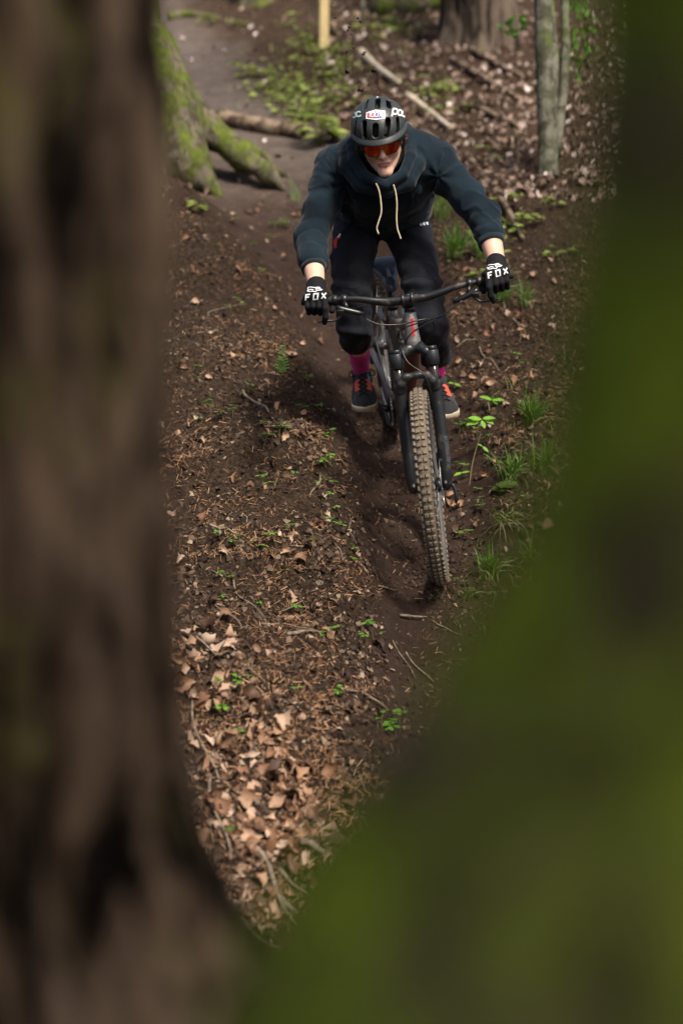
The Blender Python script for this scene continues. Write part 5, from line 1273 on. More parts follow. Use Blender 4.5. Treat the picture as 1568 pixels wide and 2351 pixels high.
def sorrel_mesh(seed, k=3, sz=0.013, h=0.04):
    r_ = random.Random(seed); parts = []; mi = []
    for q in range(r_.choice((1, 1, 2, 3))):
        bx, by = r_.uniform(-0.02, 0.02) * (q > 0), r_.uniform(-0.02, 0.02) * (q > 0); hh = h * r_.uniform(0.6, 1.2)
        top = np.array([bx * 2 + r_.uniform(-.01, .01), by * 2 - 0.006, hh]); V, F_ = tube(spline([(bx, by, -0.01), (bx, by, hh * 0.5), top], 5), 0.0009, 4); parts.append((V, F_)); mi += [1] * len(F_)
        a0 = r_.uniform(0, 6.28)
        for i in range(k):
            a = a0 + i * 2 * math.pi / k; d = np.array([math.cos(a), math.sin(a), r_.uniform(-0.25, 0.15)]); s = sz * r_.uniform(0.8, 1.25)
            side = np.array([-math.sin(a), math.cos(a), 0.0])
            V = np.array([top, top + d * s * 0.75 + side * s * 0.62 - [0, 0, s * 0.16], top + d * s * 1.25 + side * s * 0.42 - [0, 0, s * .12], top + d * s * 1.02, top + d * s * 1.25 - side * s * 0.42 - [0, 0, s * .12], top + d * s * 0.75 - side * s * 0.62 - [0, 0, s * 0.16]])
            parts.append((V, [(0, 1, 2, 3), (0, 3, 4, 5)])); mi += [0, 0]
    V, F_ = join(parts); return mesh_data('wood_sorrel', V, F_, [m_sorrel, m_stem], True, mi)
SOR = [sorrel_mesh(i) for i in range(9)]
sor_px = [(543, 1255), (575, 1262), (595, 1275), (640, 1268), (500, 1240), (520, 1250), (515, 1330), (540, 1335), (655, 1330), (745, 1475), (690, 1410), (840, 1482), (858, 1480), (875, 1484), (775, 1610), (690, 1608), (865, 1672), (895, 1675), (905, 1690), (600, 1395),
          (615, 1135), (605, 1140), (680, 1110), (755, 1085), (690, 950), (715, 945), (730, 955), (752, 1010), (560, 915), (565, 905), (450, 870), (455, 885), (490, 960), (515, 965), (470, 975), (535, 960), (640, 1000), (665, 1000), (610, 990), (600, 1045), (720, 1130), (740, 1115), (765, 1120),
          (820, 1275), (780, 1190), (770, 1220), (815, 1300), (520, 1390), (665, 1250), (715, 1270), (540, 720), (525, 710), (630, 530), (645, 525), (660, 528), (575, 575), (500, 575), (545, 525), (510, 1580), (530, 1590), (575, 1580), (550, 1700), (470, 1630), (505, 1640), (780, 1460),
          (1060, 1085), (1045, 1080), (1075, 1085), (1110, 1165), (1105, 1175), (1050, 1240), (1085, 1000), (1060, 1000), (1115, 1075), (1185, 830), (1190, 850), (1095, 1010), (1125, 1020), (1090, 1140), (1075, 1345), (620, 560), (700, 880), (735, 940), (760, 1150)]
for i, (u, v) in enumerate(sor_px):
    g = on_ground(u + pr.normal() * 3, v + pr.normal() * 3); o = bpy.data.objects.new('wood_sorrel', SOR[i % len(SOR)]); link(o); o.location = Vector(g)
    n = hnormal(np.array([g[0]]), np.array([g[1]]), 0.06)[0]; o.rotation_euler = (0.25 * -n[1], 0.25 * n[0], pr.uniform(0, 6.28)); s = pr.uniform(0.9, 1.7); o.scale = (s, s, s)
    w_ = min(SPM, key=lambda q: math.hypot(q[0][0] - u, q[0][1] - v))[1]
    tag(o, 'tiny green sprout ' + w_, 'plant', 'sprouts ' + w_)

def grass_tuft(u, v, n, L, label, spread=0.5, dry=0.15, seed=0, group=None):
    g = on_ground(u, v); r_ = np.random.default_rng(seed + int(u)); root = empty('grass_tuft', g); tag(root, label, 'grass tuft', group)
    for nm, mt, k in (('blades', m_grass, n), ('dry_blades', m_drygrass, int(n * dry))):
        parts = []
        for i in range(k):
            a = r_.uniform(0, 6.28); base = g + np.array([r_.normal() * 0.018, r_.normal() * 0.014, -0.01]); l = L * r_.uniform(0.55, 1.15); l *= 1.25; lean = r_.uniform(0.1, spread + 0.15) + (0.5 if nm != 'blades' else 0)
            d = np.array([math.cos(a), math.sin(a) - 0.25, 0.0]); t = np.linspace(0, 1, 6)
            pts = base + np.outer(t * l, np.array([0, 0, 1.0])) * (1 - 0.35 * lean) + np.outer(lean * l * t ** 1.7, d) - np.outer(lean * 0.55 * l * t ** 3, [0, 0, 1.0])
            parts.append(strip(pts, 0.0030 * np.array([0.7, 1, 1, 0.85, 0.5, 0.06]) * r_.uniform(0.7, 1.3), unit(np.cross(d, [0, 0, 1]) * 0.2 + np.array([d[0], d[1], 0.6]))))
        if parts: V, F_ = join(parts); obj(nm, V, F_, mt, root)['kind'] = 'stuff'
for args in ((1222, 975, 90, 0.16, 'large tuft of green grass beside the mossy trunk, level with the shoes'), (1178, 1105, 60, 0.15, 'arching grass tuft right of the fork leg end'), (1165, 1205, 24, 0.12, 'thin half dry grass tuft right of the brake disc', 0.8, 1.2),
             (1128, 1325, 60, 0.145, 'upright grass tuft right of the front wheel bottom', 0.45, 0.4), (1077, 1372, 10, 0.07, 'small sprig of grass below the front wheel', 0.4, 0.3),
             (1015, 505, 45, 0.20, 'bright grass clump behind the left hip of the rider'), (1045, 590, 80, 0.20, 'wide grass clump behind the left thigh of the rider', 0.7), (1100, 590, 45, 0.18, 'grass clump behind the left forearm', 0.7), (1150, 690, 60, 0.16, 'grass clump below the left glove', 0.7),
             (1215, 1290, 30, 0.12, 'faint grass tuft half hidden by the mossy trunk edge', 0.6, 0.5), (1250, 1080, 50, 0.15, 'grass tuft against the mossy trunk edge', 0.6, 0.3), (1200, 700, 30, 0.14, 'loose grass on the right bank beside the mossy trunk', 0.7, 0.4)): grass_tuft(*args)

def fern(u, v, L, label, lean, nf=1):
    g = on_ground(u, v); root = empty('fern', g); tag(root, label, 'fern')
    for f in range(nf):
        fr = bpy.data.objects.new('frond', None); link(fr, root)
        t = np.linspace(0, 1, 12); l = L * (1 - 0.4 * f); dx = lean * (1 if f == 0 else -1.3)
        pts = g + np.outer(t * l, [0.0, -0.12, 1.0]) + np.outer(t ** 2 * l, [dx, -0.25, -0.12]); V, F_ = tube(pts, np.linspace(0.002, 0.0006, 12), 5); obj('rachis', V, F_, m_fern, fr)
        for k in range(9):
            tt = 0.16 + 0.82 * k / 9; p = np.array([np.interp(tt, t, pts[:, j]) for j in range(3)]); pl = l * 0.25 * (1.08 - tt) ** 0.8 * min(1, 0.35 + tt * 3) + 0.004
            for sg in (-1, 1):
                V, F_ = leaf_shape(p, np.array([sg, -0.15, 0.45]), np.array([0, -0.8, 0.6]), pl, 0.0024 + pl * 0.035, 0.12, 5); obj('pinna', V, F_, m_fern, fr)
fern(648, 862, 0.165, 'small upright green fern on the bank left of the trail', 0.06, 2)
fern(680, 470, 0.17, 'thin yellowish drooping fern frond left of the right sleeve', -0.25, 1)

HSZ = ('sparse', 'small', 'leafy', 'dense', 'broad leaved')
def herb(u, v, n, L, W, h, label, mat=None, group=None, spread=0.5):
    g = on_ground(u, v); r_ = np.random.default_rng(int(u * 7 + v)); parts = []; mi = []
    for i in range(n):
        a = r_.uniform(0, 6.28); hh = h * r_.uniform(0.3, 1.0); top = g + np.array([math.cos(a) * h * spread * r_.uniform(0.2, 1), math.sin(a) * h * spread * r_.uniform(0.2, 1), hh])
        V, F_ = tube([g - [0, 0, 0.02], (g + top) / 2 + [0, 0, 0.01], top], 0.0016, 4); parts.append((V, F_)); mi += [1] * len(F_)
        for q in range(2):
            b_ = a + r_.uniform(-1.3, 1.3); V, F_ = leaf_shape(top, np.array([math.cos(b_), math.sin(b_) - 0.2, 0.15]), np.array([0.0, -0.3, 1.0]) + r_.normal(size=3) * 0.25, L * r_.uniform(0.6, 1.2), W * r_.uniform(0.7, 1.2), 0.3, 6); parts.append((V, F_)); mi += [0] * len(F_)
    V, F_ = join(parts); o = obj('leafy_herb', V - g, F_, [mat or m_herb, m_stem], mat_idx=mi); o.location = Vector(g); tag(o, label, 'plant', group); return o
herb(735, 335, 26, 0.13, 0.030, 0.22, 'bushy bright green plant left of the helmet')
herb(455, 490, 9, 0.06, 0.012, 0.07, 'pale green seedling near the left trunk')
herb(605, 880 - 250, 3, 0.03, 0.008, 0.03, 'tiny green seedling on the upper left bank')
bg = [(690, 105), (720, 130), (705, 95), (760, 185), (600, 175), (620, 205), (680, 215), (650, 230), (725, 235), (760, 240), (700, 245), (640, 190), (790, 250), (790, 215), (560, 165), (740, 270), (660, 262), (690, 285), (800, 160), (780, 120), (905, 60), (920, 75), (1000, 215), (1020, 240), (945, 130), (870, 95), (840, 70), (480, 60), (545, 60), (1120, 355), (1125, 375), (650, 60), (690, 40), (1190, 470), (1250, 480), (1290, 600), (1100, 650), (1200, 520)]
bg = bg + [(u + pr.normal() * 22, v + pr.normal() * 14) for u, v in bg[:24]]
def hw_(u, v): return min([((700, 100), 'around the foot of the yellow stake'), ((610, 185), 'on the far trail edge left of the helmet'), ((700, 235), 'on the far slope above the bushy plant'), ((775, 230), 'on the far slope just left of the helmet'), ((780, 140), 'on the far slope under the flying clods'), ((910, 70), 'below the thick mossy log'), ((1010, 230), 'right of the helmet among dead leaves'), ((870, 90), 'right of the yellow stake'), ((500, 60), 'at the top left of the far trail'), ((1120, 365), 'behind the left shoulder'), ((670, 45), 'left of the yellow stake at the top'), ((1240, 500), 'near the slender trunk base'), ((1200, 620), 'behind the left glove')], key=lambda q: math.hypot(q[0][0] - u, q[0][1] - v))[1]
for i_h, (u, v) in enumerate(bg): nh = int(pr.integers(4, 9)); herb(u, v, nh, 0.065, 0.017, 0.07, HSZ[nh - 4] + ' low green herb ' + hw_(u, v), None, 'herbs ' + hw_(u, v), 1.2)
# low green ground cover in the background
gc = np.random.default_rng(77); parts = []
for (u0, v0, su, sv), k in (((690, 235, 85, 45), 260), ((640, 190, 75, 40), 160), ((720, 110, 55, 30), 110), ((1000, 225, 45, 25), 110), ((905, 75, 60, 18), 90), ((1130, 560, 60, 60), 130), ((770, 170, 40, 30), 130)):
    x_, y_ = px_to_ground(u0 + su * gc.normal(size=k // 2) * 0.7, v0 + sv * gc.normal(size=k // 2) * 0.7); z_ = height(x_, y_)
    for i in range(k // 2):
        g = np.array([x_[i], y_[i], z_[i]])
        for q in range(2):
            a = gc.uniform(0, 6.28); parts.append(leaf_shape(g + np.array([gc.normal() * 0.03, gc.normal() * 0.03, gc.uniform(0.01, 0.07)]), np.array([math.cos(a), math.sin(a), 0.5]), np.array([0, -0.4, 1.0]) + gc.normal(size=3) * 0.4, gc.uniform(0.025, 0.07), gc.uniform(0.006, 0.013), 0.3, 4))
V, F_ = join(parts); tag(obj('ground_cover', V, F_, m_herb), 'low yellow green ground cover on the slope behind the rider', 'ground cover', None, 'stuff')
# thin mixed grass along the right bank
parts = []
v_ = gc.uniform(820, 1480, 420); u_ = gc.uniform(1120, 1420, 420) - 0.25 * np.maximum(0, v_ - 1150); x_, y_ = px_to_ground(u_, v_); z_ = height(x_, y_)
for i in range(420):
    g = np.array([x_[i], y_[i], z_[i]]); a = gc.uniform(0, 6.28); l = gc.uniform(0.04, 0.12); lean = gc.uniform(0.3, 1.1); d = np.array([math.cos(a), math.sin(a) - 0.3, 0]); t = np.linspace(0, 1, 5)
    pts = g + np.outer(t * l * (1 - 0.4 * lean), [0, 0, 1.0]) + np.outer(lean * l * t ** 1.6, d) - np.outer(0.4 * lean * l * t ** 3, [0, 0, 1.0])
    parts.append(strip(pts, 0.0022 * np.array([0.8, 1, 0.9, 0.6, 0.06]), unit(np.array([d[0], d[1], 0.7]))))
m_mixg = island_mat('mixed_thin_grass', [(0.0, (0.07, 0.13, 0.022)), (0.5, (0.13, 0.20, 0.04)), (0.75, (0.22, 0.19, 0.09)), (1.0, (0.30, 0.25, 0.14))], 0.6, 0.25)
V, F_ = join(parts); tag(obj('thin_grass', V, F_, m_mixg), 'thin green and dry grass along the right bank by the mossy trunk', 'grass', None, 'stuff')
# beech seedling with bright leaves by the front shoe
g = on_ground(1085, 1065)
bs = empty('beech_seedling', g); tag(bs, 'beech seedling with bright green leaves beside the left shoe', 'seedling')
top = P(1120, 985, g @ AF - 0.05); top2 = P(1108, 960, g @ AF - 0.05)
V, F_ = tube(spline([P(1075, 1130, g @ AF - 0.12), P(1085, 1060, g @ AF - 0.06), P(1100, 1005, g @ AF - 0.05), top2], 16), np.linspace(0.0026, 0.0014, 16), 6); obj('stem', V, F_, m_stem, bs)
for (u, v), (du, dv), L in (((1105, 962), (-45, -8), 0.062), ((1100, 966), (-30, 8), 0.050), ((1108, 960), (38, -4), 0.055), ((1112, 962), (30, 14), 0.045), ((1106, 965), (5, 16), 0.04), ((1085, 968), (-22, 10), 0.035)):
    p = P(u, v, g @ AF - 0.05); V, F_ = leaf_shape(p, du * AR - dv * AU + np.array([0, -12.0, 0]), np.array([0.05, -0.55, 0.85]), L, L * 0.27, 0.10, 8); obj('leaf', V, F_, m_beech, bs)
for u, v, ls, lab in ((1042, 880, ((-18, -4), (20, 6), (6, -10)), 'two leaved seedling touching the left shoe laces'), (1130, 918, ((-34, -14), (32, -4), (2, -18), (14, 10)), 'tall seedling with narrow leaves right of the left shoe'), (1108, 1025, ((-16, -10), (14, 12)), 'seedling with folded leaves below the left shoe'), (1060, 1085, ((-22, 4), (20, -6)), 'flat two leaved seedling right of the fork leg')):
    g = on_ground(u, v + 12); o = empty('seedling', g); tag(o, lab, 'seedling'); top = P(u, v, g @ AF - 0.03)
    V, F_ = tube([g - [0, 0, 0.01], (g + top) / 2, top], 0.0014, 5); obj('stem', V, F_, m_stem, o)
    for du, dv in ls: V, F_ = leaf_shape(top, du * AR - dv * AU + np.array([0, -8.0, 0]), np.array([0, -0.5, 0.9]), math.hypot(du, dv) / 611 * 1.1, math.hypot(du, dv) / 611 * 0.26, 0.15, 7); obj('leaf', V, F_, m_beech, o)
# moss cushions
m_mossc = noisy('green_moss', (0.030, 0.055, 0.008), (0.085, 0.125, 0.020), 120, 1.0, 0.9, 200, 0.01)
for u, v, r in ((528, 1912, 0.030), (1165, 1375 - 255, 0.05), (1150, 1130, 0.04)):
    g = on_ground(u, v); th, ph = np.meshgrid(np.linspace(0, np.pi / 2, 9), np.linspace(0, 2 * np.pi, 20, endpoint=False), indexing='ij')
    V = np.stack([np.sin(th) * np.cos(ph), np.sin(th) * np.sin(ph), 0.55 * np.cos(th)], -1).reshape(-1, 3); V = V * r * (1 + 0.35 * fbm3(V * 3 + u, 3))[:, None]
    i = np.arange(180).reshape(9, 20); j = np.roll(i, -1, 1); F_ = np.stack([i[:-1], i[1:], j[1:], j[:-1]], -1).reshape(-1, 4)
    o = obj('moss_cushion', V, F_, m_mossc); o.location = Vector(g); tag(o, {528: 'small moss cushion among leaves low on the left bank', 1165: 'dark moss cushion under the arching grass tuft', 1150: 'smaller moss cushion right of the brake disc'}[u], 'moss')
# ------------------------------------------------------------------ fallen leaves, needles, twigs, clods
lr = np.random.default_rng(33)
TAN = [(0.0, (0.055, 0.028, 0.017)), (0.24, (0.20, 0.100, 0.052)), (0.5, (0.345, 0.205, 0.120)), (0.78, (0.435, 0.285, 0.190)), (1.0, (0.52, 0.385, 0.285))]
m_leaf_o = island_mat('dry_leaf', TAN, 0.6, 0.12, 'object', 0.22, 0.35)
m_leaf_i = island_mat('dry_leaf_litter', [(0.0, (0.045, 0.025, 0.016)), (0.4, (0.115, 0.063, 0.036)), (0.75, (0.24, 0.145, 0.09)), (1.0, (0.44, 0.31, 0.22))], 0.65, 0.08, 'island', 0.2, 0.3)
m_leaf_far = island_mat('leaf_litter_painted_light', [(0.0, (0.08, 0.05, 0.034)), (0.4, (0.17, 0.108, 0.075)), (0.8, (0.32, 0.23, 0.175)), (1.0, (0.56, 0.48, 0.43))], 0.6, 0.05, 'island', 0.2, 0.4)  # colours raised to stand for the brighter light on the far slope
m_needle = island_mat('fir_needles', [(0.0, (0.09, 0.042, 0.020)), (0.5, (0.26, 0.125, 0.055)), (1.0, (0.52, 0.31, 0.165))], 0.6, 0.0, 'island', 0.05)
m_crumb = island_mat('leaf_crumbs', [(0.0, (0.022, 0.014, 0.009)), (0.5, (0.066, 0.041, 0.026)), (0.85, (0.145, 0.095, 0.060)), (1.0, (0.33, 0.25, 0.175))], 0.85, 0.0, 'island', 0.1)
m_clod = island_mat('soil_clods', [(0.0, (0.024, 0.015, 0.011)), (0.6, (0.055, 0.036, 0.026)), (1.0, (0.095, 0.065, 0.047))], 1.0, 0.0, 'island', 0.2, 0.05)
m_twig = noisy('dry_twig', (0.10, 0.07, 0.045), (0.27, 0.21, 0.15), 60, 0.85, 0.4)

def basis(x, y, tilt, r_):
    n = hnormal(x, y, 0.025); n = n + r_.normal(size=n.shape) * np.asarray(tilt)[..., None]; n /= np.linalg.norm(n, axis=1)[:, None]
    a = r_.normal(size=n.shape); t = a - n * (a * n).sum(1)[:, None]; t /= np.linalg.norm(t, axis=1)[:, None]
    return t, np.cross(n, t), n
def leaf_template(seed, nl=8):
    """a curled dead leaf 1 unit long: outline toothed or torn, folded along the rib"""
    r_ = np.random.default_rng(seed); t = np.linspace(0, 1, nl + 1); w = 0.33 * np.sin(np.pi * np.clip(t, 0.02, 1.0) ** r_.uniform(0.6, 0.95)) ** r_.uniform(0.8, 1.3)
    lob = 1 + (0.45 if seed % 3 == 0 else 0.22) * r_.normal(size=(2, nl + 1)) * np.r_[0.2, np.ones(nl)]; fold = r_.uniform(0.15, 1.0); curl = r_.choice([-1, 1]) * r_.uniform(0.5, 2.8); tw = r_.uniform(-1.4, 1.4)
    rows = []
    for s, k in ((-1, 1.0), (-1, 0.55), (0, 0), (1, 0.55), (1, 1.0)):
        ww = w * k * (lob[0] if s < 0 else lob[1]); x = t - 0.5; y = s * ww * math.cos(fold); z = ww * math.sin(fold) * (1 + 0.5 * (k > 0.8)) + 0.07 * r_.normal(size=nl + 1) * (k > 0.8)
        a = curl * x; xx = np.sin(a) / curl if abs(curl) > 0.1 else x; zz = z + (1 - np.cos(a)) / (curl if abs(curl) > 0.1 else 1)
        b_ = tw * x; rows.append(np.stack([xx, y * np.cos(b_) - zz * np.sin(b_), zz * np.cos(b_) + y * np.sin(b_)], -1))
    V = np.concatenate(rows); m = nl + 1; F_ = np.array([(r * m + i, r * m + i + 1, (r + 1) * m + i + 1, (r + 1) * m + i) for r in range(4) for i in range(nl)])
    V[:, 2] -= np.percentile(V[:, 2], 30); return V, F_
LT = [leaf_template(i) for i in range(20)]
def scatter(name, tmpl, x, y, lift, size, tilt, r_, mat, aniso=None):
    """one joined mesh of many small pieces lying on the ground"""
    t, bn, n = basis(x, y, tilt, r_); c = np.stack([x, y, height(x, y)], -1) + n * np.asarray(lift)[:, None]
    Vs, Fs, off = [], [], 0; which = r_.integers(0, len(tmpl), len(x))
    for k, (tv_, tf_) in enumerate(tmpl):
        m = which == k
        if not m.any(): continue
        s = np.broadcast_to(np.asarray(size)[m] if np.ndim(size) else size, (m.sum(),))[:, None, None]
        A = (aniso[m][:, None, :] if aniso is not None else 1.0) * tv_[None] * s
        V = c[m][:, None] + A[..., 0:1] * t[m][:, None] + A[..., 1:2] * bn[m][:, None] + A[..., 2:3] * n[m][:, None]
        q = len(tv_); Fs.append((tf_[None] + (off + q * np.arange(m.sum()))[:, None, None]).reshape(-1, tf_.shape[1])); Vs.append(V.reshape(-1, 3)); off += q * m.sum()
    o = obj(name, np.concatenate(Vs), np.concatenate(Fs), mat); return o

# --- leaves one can pick out: each its own object
LM = [mesh_data('fallen_leaf', v, f, m_leaf_o) for v, f in LT]
LMK = {'L': [((648, 840), 'near the small green fern'), ((455, 880), 'near the left trunk, level with the shoes'), ((455, 490), 'near the pale seedling by the left trunk'), ((640, 530), 'on the upper bank left of the right sleeve'), ((540, 720), 'on the bank left of the right glove'), ((720, 800), 'at the trail edge left of the right trouser leg'), ((700, 950), 'near the sprouts left of the right shoe'), ((540, 970), 'among the sprouts by the left trunk'), ((700, 1110), 'on the bank left of the fork leg'), ((560, 1260), 'near the row of sprouts by the left trunk'), ((520, 1110), 'by the left trunk above the row of sprouts'), ((720, 1290), 'on the bank left of the front wheel'), ((640, 1430), 'by the forked twigs above the leaf drift'), ((440, 620), 'beside the left trunk on the upper bank'), ((470, 1400), 'by the left trunk just above the leaf drift')],
       'R': [((1230, 640), 'right of the left glove'), ((1100, 700), 'under the left end of the handlebar'), ((1180, 860), 'on the slope above the large grass tuft'), ((1060, 800), 'right of the left trouser leg'), ((1130, 940), 'near the beech seedling'), ((1130, 1060), 'between the beech seedling and the arching grass'), ((1230, 1180), 'by the mossy trunk edge below the arching grass'), ((1270, 900), 'between the large grass tuft and the mossy trunk'), ((1070, 1190), 'right of the fork leg end'), ((1250, 760), 'on the bank by the mossy trunk, below the left glove')],
       'D': [((430, 1480), 'at the upper tip of the leaf drift'), ((520, 1560), 'in the upper part of the leaf drift'), ((450, 1620), 'in the leaf drift beside the left trunk'), ((600, 1640), 'at the right edge of the upper leaf drift'), ((520, 1700), 'in the middle of the leaf drift near the left trunk'), ((650, 1720), 'in the middle right of the leaf drift'), ((560, 1800), 'in the leaf drift above the moss cushion'), ((700, 1800), 'at the right edge of the middle leaf drift'), ((620, 1890), 'in the leaf drift right of the moss cushion'), ((520, 1930), 'in the lower leaf drift around the moss cushion'), ((680, 1970), 'in the lower leaf drift near the thick sticks'), ((590, 2050), 'in the lower leaf drift between the two trunks'), ((670, 2110), 'at the bottom tip of the leaf drift')]}
def place_leaves(n, sampler, label, group, smin_, smax_, tilt=0.35, lift=0.012):
    u, v = sampler(n); x, y = px_to_ground(u, v); t, bn, nn = basis(x, y, np.full(n, tilt), lr); z = height(x, y)
    for i in range(n):
        o = bpy.data.objects.new('fallen_leaf', LM[int(lr.integers(0, len(LM)))]); s = lr.uniform(smin_, smax_)
        M = Matrix((tuple(t[i]) + (0,), tuple(bn[i]) + (0,), tuple(nn[i]) + (0,), (0, 0, 0, 1))).transposed()
        M = M @ Matrix.Diagonal((s, s * lr.uniform(0.8, 1.25), s * lr.uniform(0.7, 1.2), 1)); M.translation = Vector((x[i], y[i], z[i] + lift * lr.uniform(0.4, 2.2)))
        o.matrix_world = M; link(o); k = LMK[group[0]]; w_ = min(k, key=lambda q: math.hypot(q[0][0] - u[i], q[0][1] - v[i]))[1]
        tone = lr.random(); o.color = (tone, tone, tone, 1); tn = ('dark brown', 'chestnut brown', 'tan', 'light tan', 'pale beige')[min(4, int(tone * 5))]
        sz = ('small ', '', 'large ')[min(2, int(3 * (s - smin_) / (smax_ - smin_)))]; lb = sz + tn + ' ' + label + ' ' + w_
        tag(o, lb, 'leaf', group[1] + ' ' + w_)
def drift(n):
    s = lr.random(n) ** 0.9; u = np.interp(s, [0, 0.25, 0.5, 0.75, 1], [450, 520, 590, 640, 640]) + lr.normal(size=n) * np.interp(s, [0, 0.5, 1], [45, 75, 75]); v = np.interp(s, [0, 1], [1470, 2120]) + lr.normal(size=n) * 25
    return u, v
place_leaves(185, drift, 'curled leaf', ('D', 'curled leaves'), 0.045, 0.085, 0.55, 0.014)
def left_bank(n): return lr.uniform(395, 760, n), lr.uniform(470, 1480, n)
place_leaves(65, left_bank, 'dry leaf', ('L', 'dry leaves'), 0.035, 0.065)
def right_bank(n): return lr.uniform(1030, 1300, n), lr.uniform(600, 1250, n)
place_leaves(45, right_bank, 'dry leaf', ('R', 'dry leaves'), 0.040, 0.070)

# --- the mass of other leaves
def rand_px(n, f):
    """n photo pixels kept with probability f(u, v)"""
    U_, V_ = [], []
    while sum(map(len, U_)) < n:
        u = lr.uniform(-410, 1980, 4 * n); v = lr.uniform(-135, 2270, 4 * n); k = lr.random(4 * n) < f(u, v); U_.append(u[k]); V_.append(v[k])
    return np.concatenate(U_)[:n], np.concatenate(V_)[:n]
def off_trail(u, v, p): x, y = px_to_ground(u, v); return 1 - p * trail_mask(x, y)
def dens_leaf(u, v):
    dr = np.exp(-(((u - np.interp(v, [1480, 1700, 2150], [430, 520, 620])) / 140) ** 2)) * smooth(1430, 1560, v)
    base = 0.05 + 0.10 * smooth(520, 430, u) * (v > 500) + 0.10 * (u > 1020) * (v < 800) * (v > 420) + 0.06 * (v > 1900)
    cl = 0.4 + 1.2 * np.clip(fbm2(u * 0.012, v * 0.02, 2) + 0.3, 0, 1)
    return np.clip((0.9 * dr + base * cl), 0, 1) * off_trail(u, v, 0.93) * (v > 420)
u, v = rand_px(1500, dens_leaf); x, y = px_to_ground(u, v)
tag(scatter('leaf_litter', LT, x, y, lr.uniform(0.0, 0.014, len(x)), 0.018 + 0.045 * lr.random(len(x)) ** 2, np.full(len(x), 0.45), lr, m_leaf_i), 'dry brown leaf litter spread over the banks', 'leaf litter', None, 'stuff')
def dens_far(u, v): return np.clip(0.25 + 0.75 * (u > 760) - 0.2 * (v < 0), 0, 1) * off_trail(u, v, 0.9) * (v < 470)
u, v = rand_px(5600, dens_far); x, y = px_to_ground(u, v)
tag(scatter('far_leaf_litter', LT, x, y, lr.uniform(0.0, 0.03, len(x)), lr.uniform(0.035, 0.095, len(x)), np.full(len(x), 0.55), lr, m_leaf_far), 'leaf litter on the slope behind the rider, brighter light put in its colour', 'leaf litter', None, 'stuff')
# --- needles, crumbs, clods
quad = np.array([[-0.5, -0.5, 0], [0.5, -0.5, 0], [0.5, 0.5, 0], [-0.5, 0.5, 0]]); NT = [(quad * [1, 0.075, 1] + [0, 0, 0], np.array([[0, 1, 2, 3]])), (np.array([[-.5, -.03, 0], [0, -.03, .06], [0, .03, .06], [-.5, .03, 0], [.5, -.03, 0], [.5, .03, 0]]), np.array([[0, 1, 2, 3], [1, 4, 5, 2]]))]
u, v = rand_px(52000, lambda u, v: off_trail(u, v, 0.80) * (0.25 + 0.75 * (v > 350)) * np.clip(0.12 + 2.6 * np.clip(fbm2(u * 0.011 + 3, v * 0.017, 3) + 0.12, 0, 1), 0, 1)); x, y = px_to_ground(u, v); n = len(x)
tag(scatter('needle_litter', NT, x, y, lr.uniform(0.001, 0.012, n), lr.uniform(0.012, 0.032, n), np.full(n, 0.35), lr, m_needle), 'fallen orange brown needles scattered over the soil', 'needles', None, 'stuff')
CT = []
for k in range(8):
    q = quad + np.c_[lr.normal(size=(4, 2)) * 0.2, lr.normal(size=4) * 0.25]; CT.append((q, np.array([[0, 1, 2, 3]])))
u, v = rand_px(70000, lambda u, v: off_trail(u, v, 0.82) * (0.3 + 0.7 * (v > 350)) * np.clip(0.15 + 2.2 * np.clip(fbm2(u * 0.013, v * 0.02, 3) + 0.15, 0, 1), 0, 1)); x, y = px_to_ground(u, v); n = len(x)
tag(scatter('crumb_litter', CT, x, y, lr.uniform(0.0, 0.010, n), 0.004 + 0.016 * lr.random(n) ** 2.5, np.full(n, 0.55), lr, m_crumb), 'crumbled leaf and bark bits over the soil', 'litter', None, 'stuff')
cube = np.array([[i, j, k] for i in (-.5, .5) for j in (-.5, .5) for k in (-.5, .5)]); cf = np.array([(0, 1, 3, 2), (4, 6, 7, 5), (0, 4, 5, 1), (2, 3, 7, 6), (0, 2, 6, 4), (1, 5, 7, 3)])
DT = [(cube * (1 + 0.35 * lr.normal(size=(8, 3))), cf) for _ in range(8)]
u, v = rand_px(15000, lambda u, v: 0.4 + 0.6 * off_trail(u, v, 1.0)); x, y = px_to_ground(u, v)
for c_, k_ in ((FC, 700), (RC, 500), (FC + 0.5 * (RC - FC), 300)): x = np.r_[x, c_[0] + lr.normal(size=k_) * 0.09]; y = np.r_[y, c_[1] - 0.03 + lr.normal(size=k_) * 0.13]      # soil torn up by the tyres
n = len(x)
tag(scatter('soil_crumbs', DT, x, y, np.full(n, 0.001), 0.003 + 0.013 * lr.random(n) ** 2.8, np.full(n, 0.8), lr, m_clod), 'loose crumbs of dark soil over the ground', 'soil', None, 'stuff')

u, v = rand_px(1100, lambda u, v: off_trail(u, v, 0.95) * (v > 380) * np.clip(4 * np.clip(fbm2(u * 0.012 + 9, v * 0.018, 3) - 0.02, 0, 1), 0, 1)); x, y = px_to_ground(u, v); n = len(x)
DT2 = []
for k in range(8):
    th, ph = np.meshgrid(np.linspace(0.15, np.pi - 0.15, 6), np.linspace(0, 2 * np.pi, 8, endpoint=False), indexing='ij'); q = np.stack([np.sin(th) * np.cos(ph), np.sin(th) * np.sin(ph), 0.8 * np.cos(th)], -1).reshape(-1, 3) * 0.5
    q = q * (1 + 1.7 * fbm3(q * 4.5 + 7 * k, 3))[:, None] * np.array([1, 0.8, 0.65]); i_ = np.arange(48).reshape(6, 8); j_ = np.roll(i_, -1, 1); DT2.append((q, np.stack([i_[:-1], i_[1:], j_[1:], j_[:-1]], -1).reshape(-1, 4)))
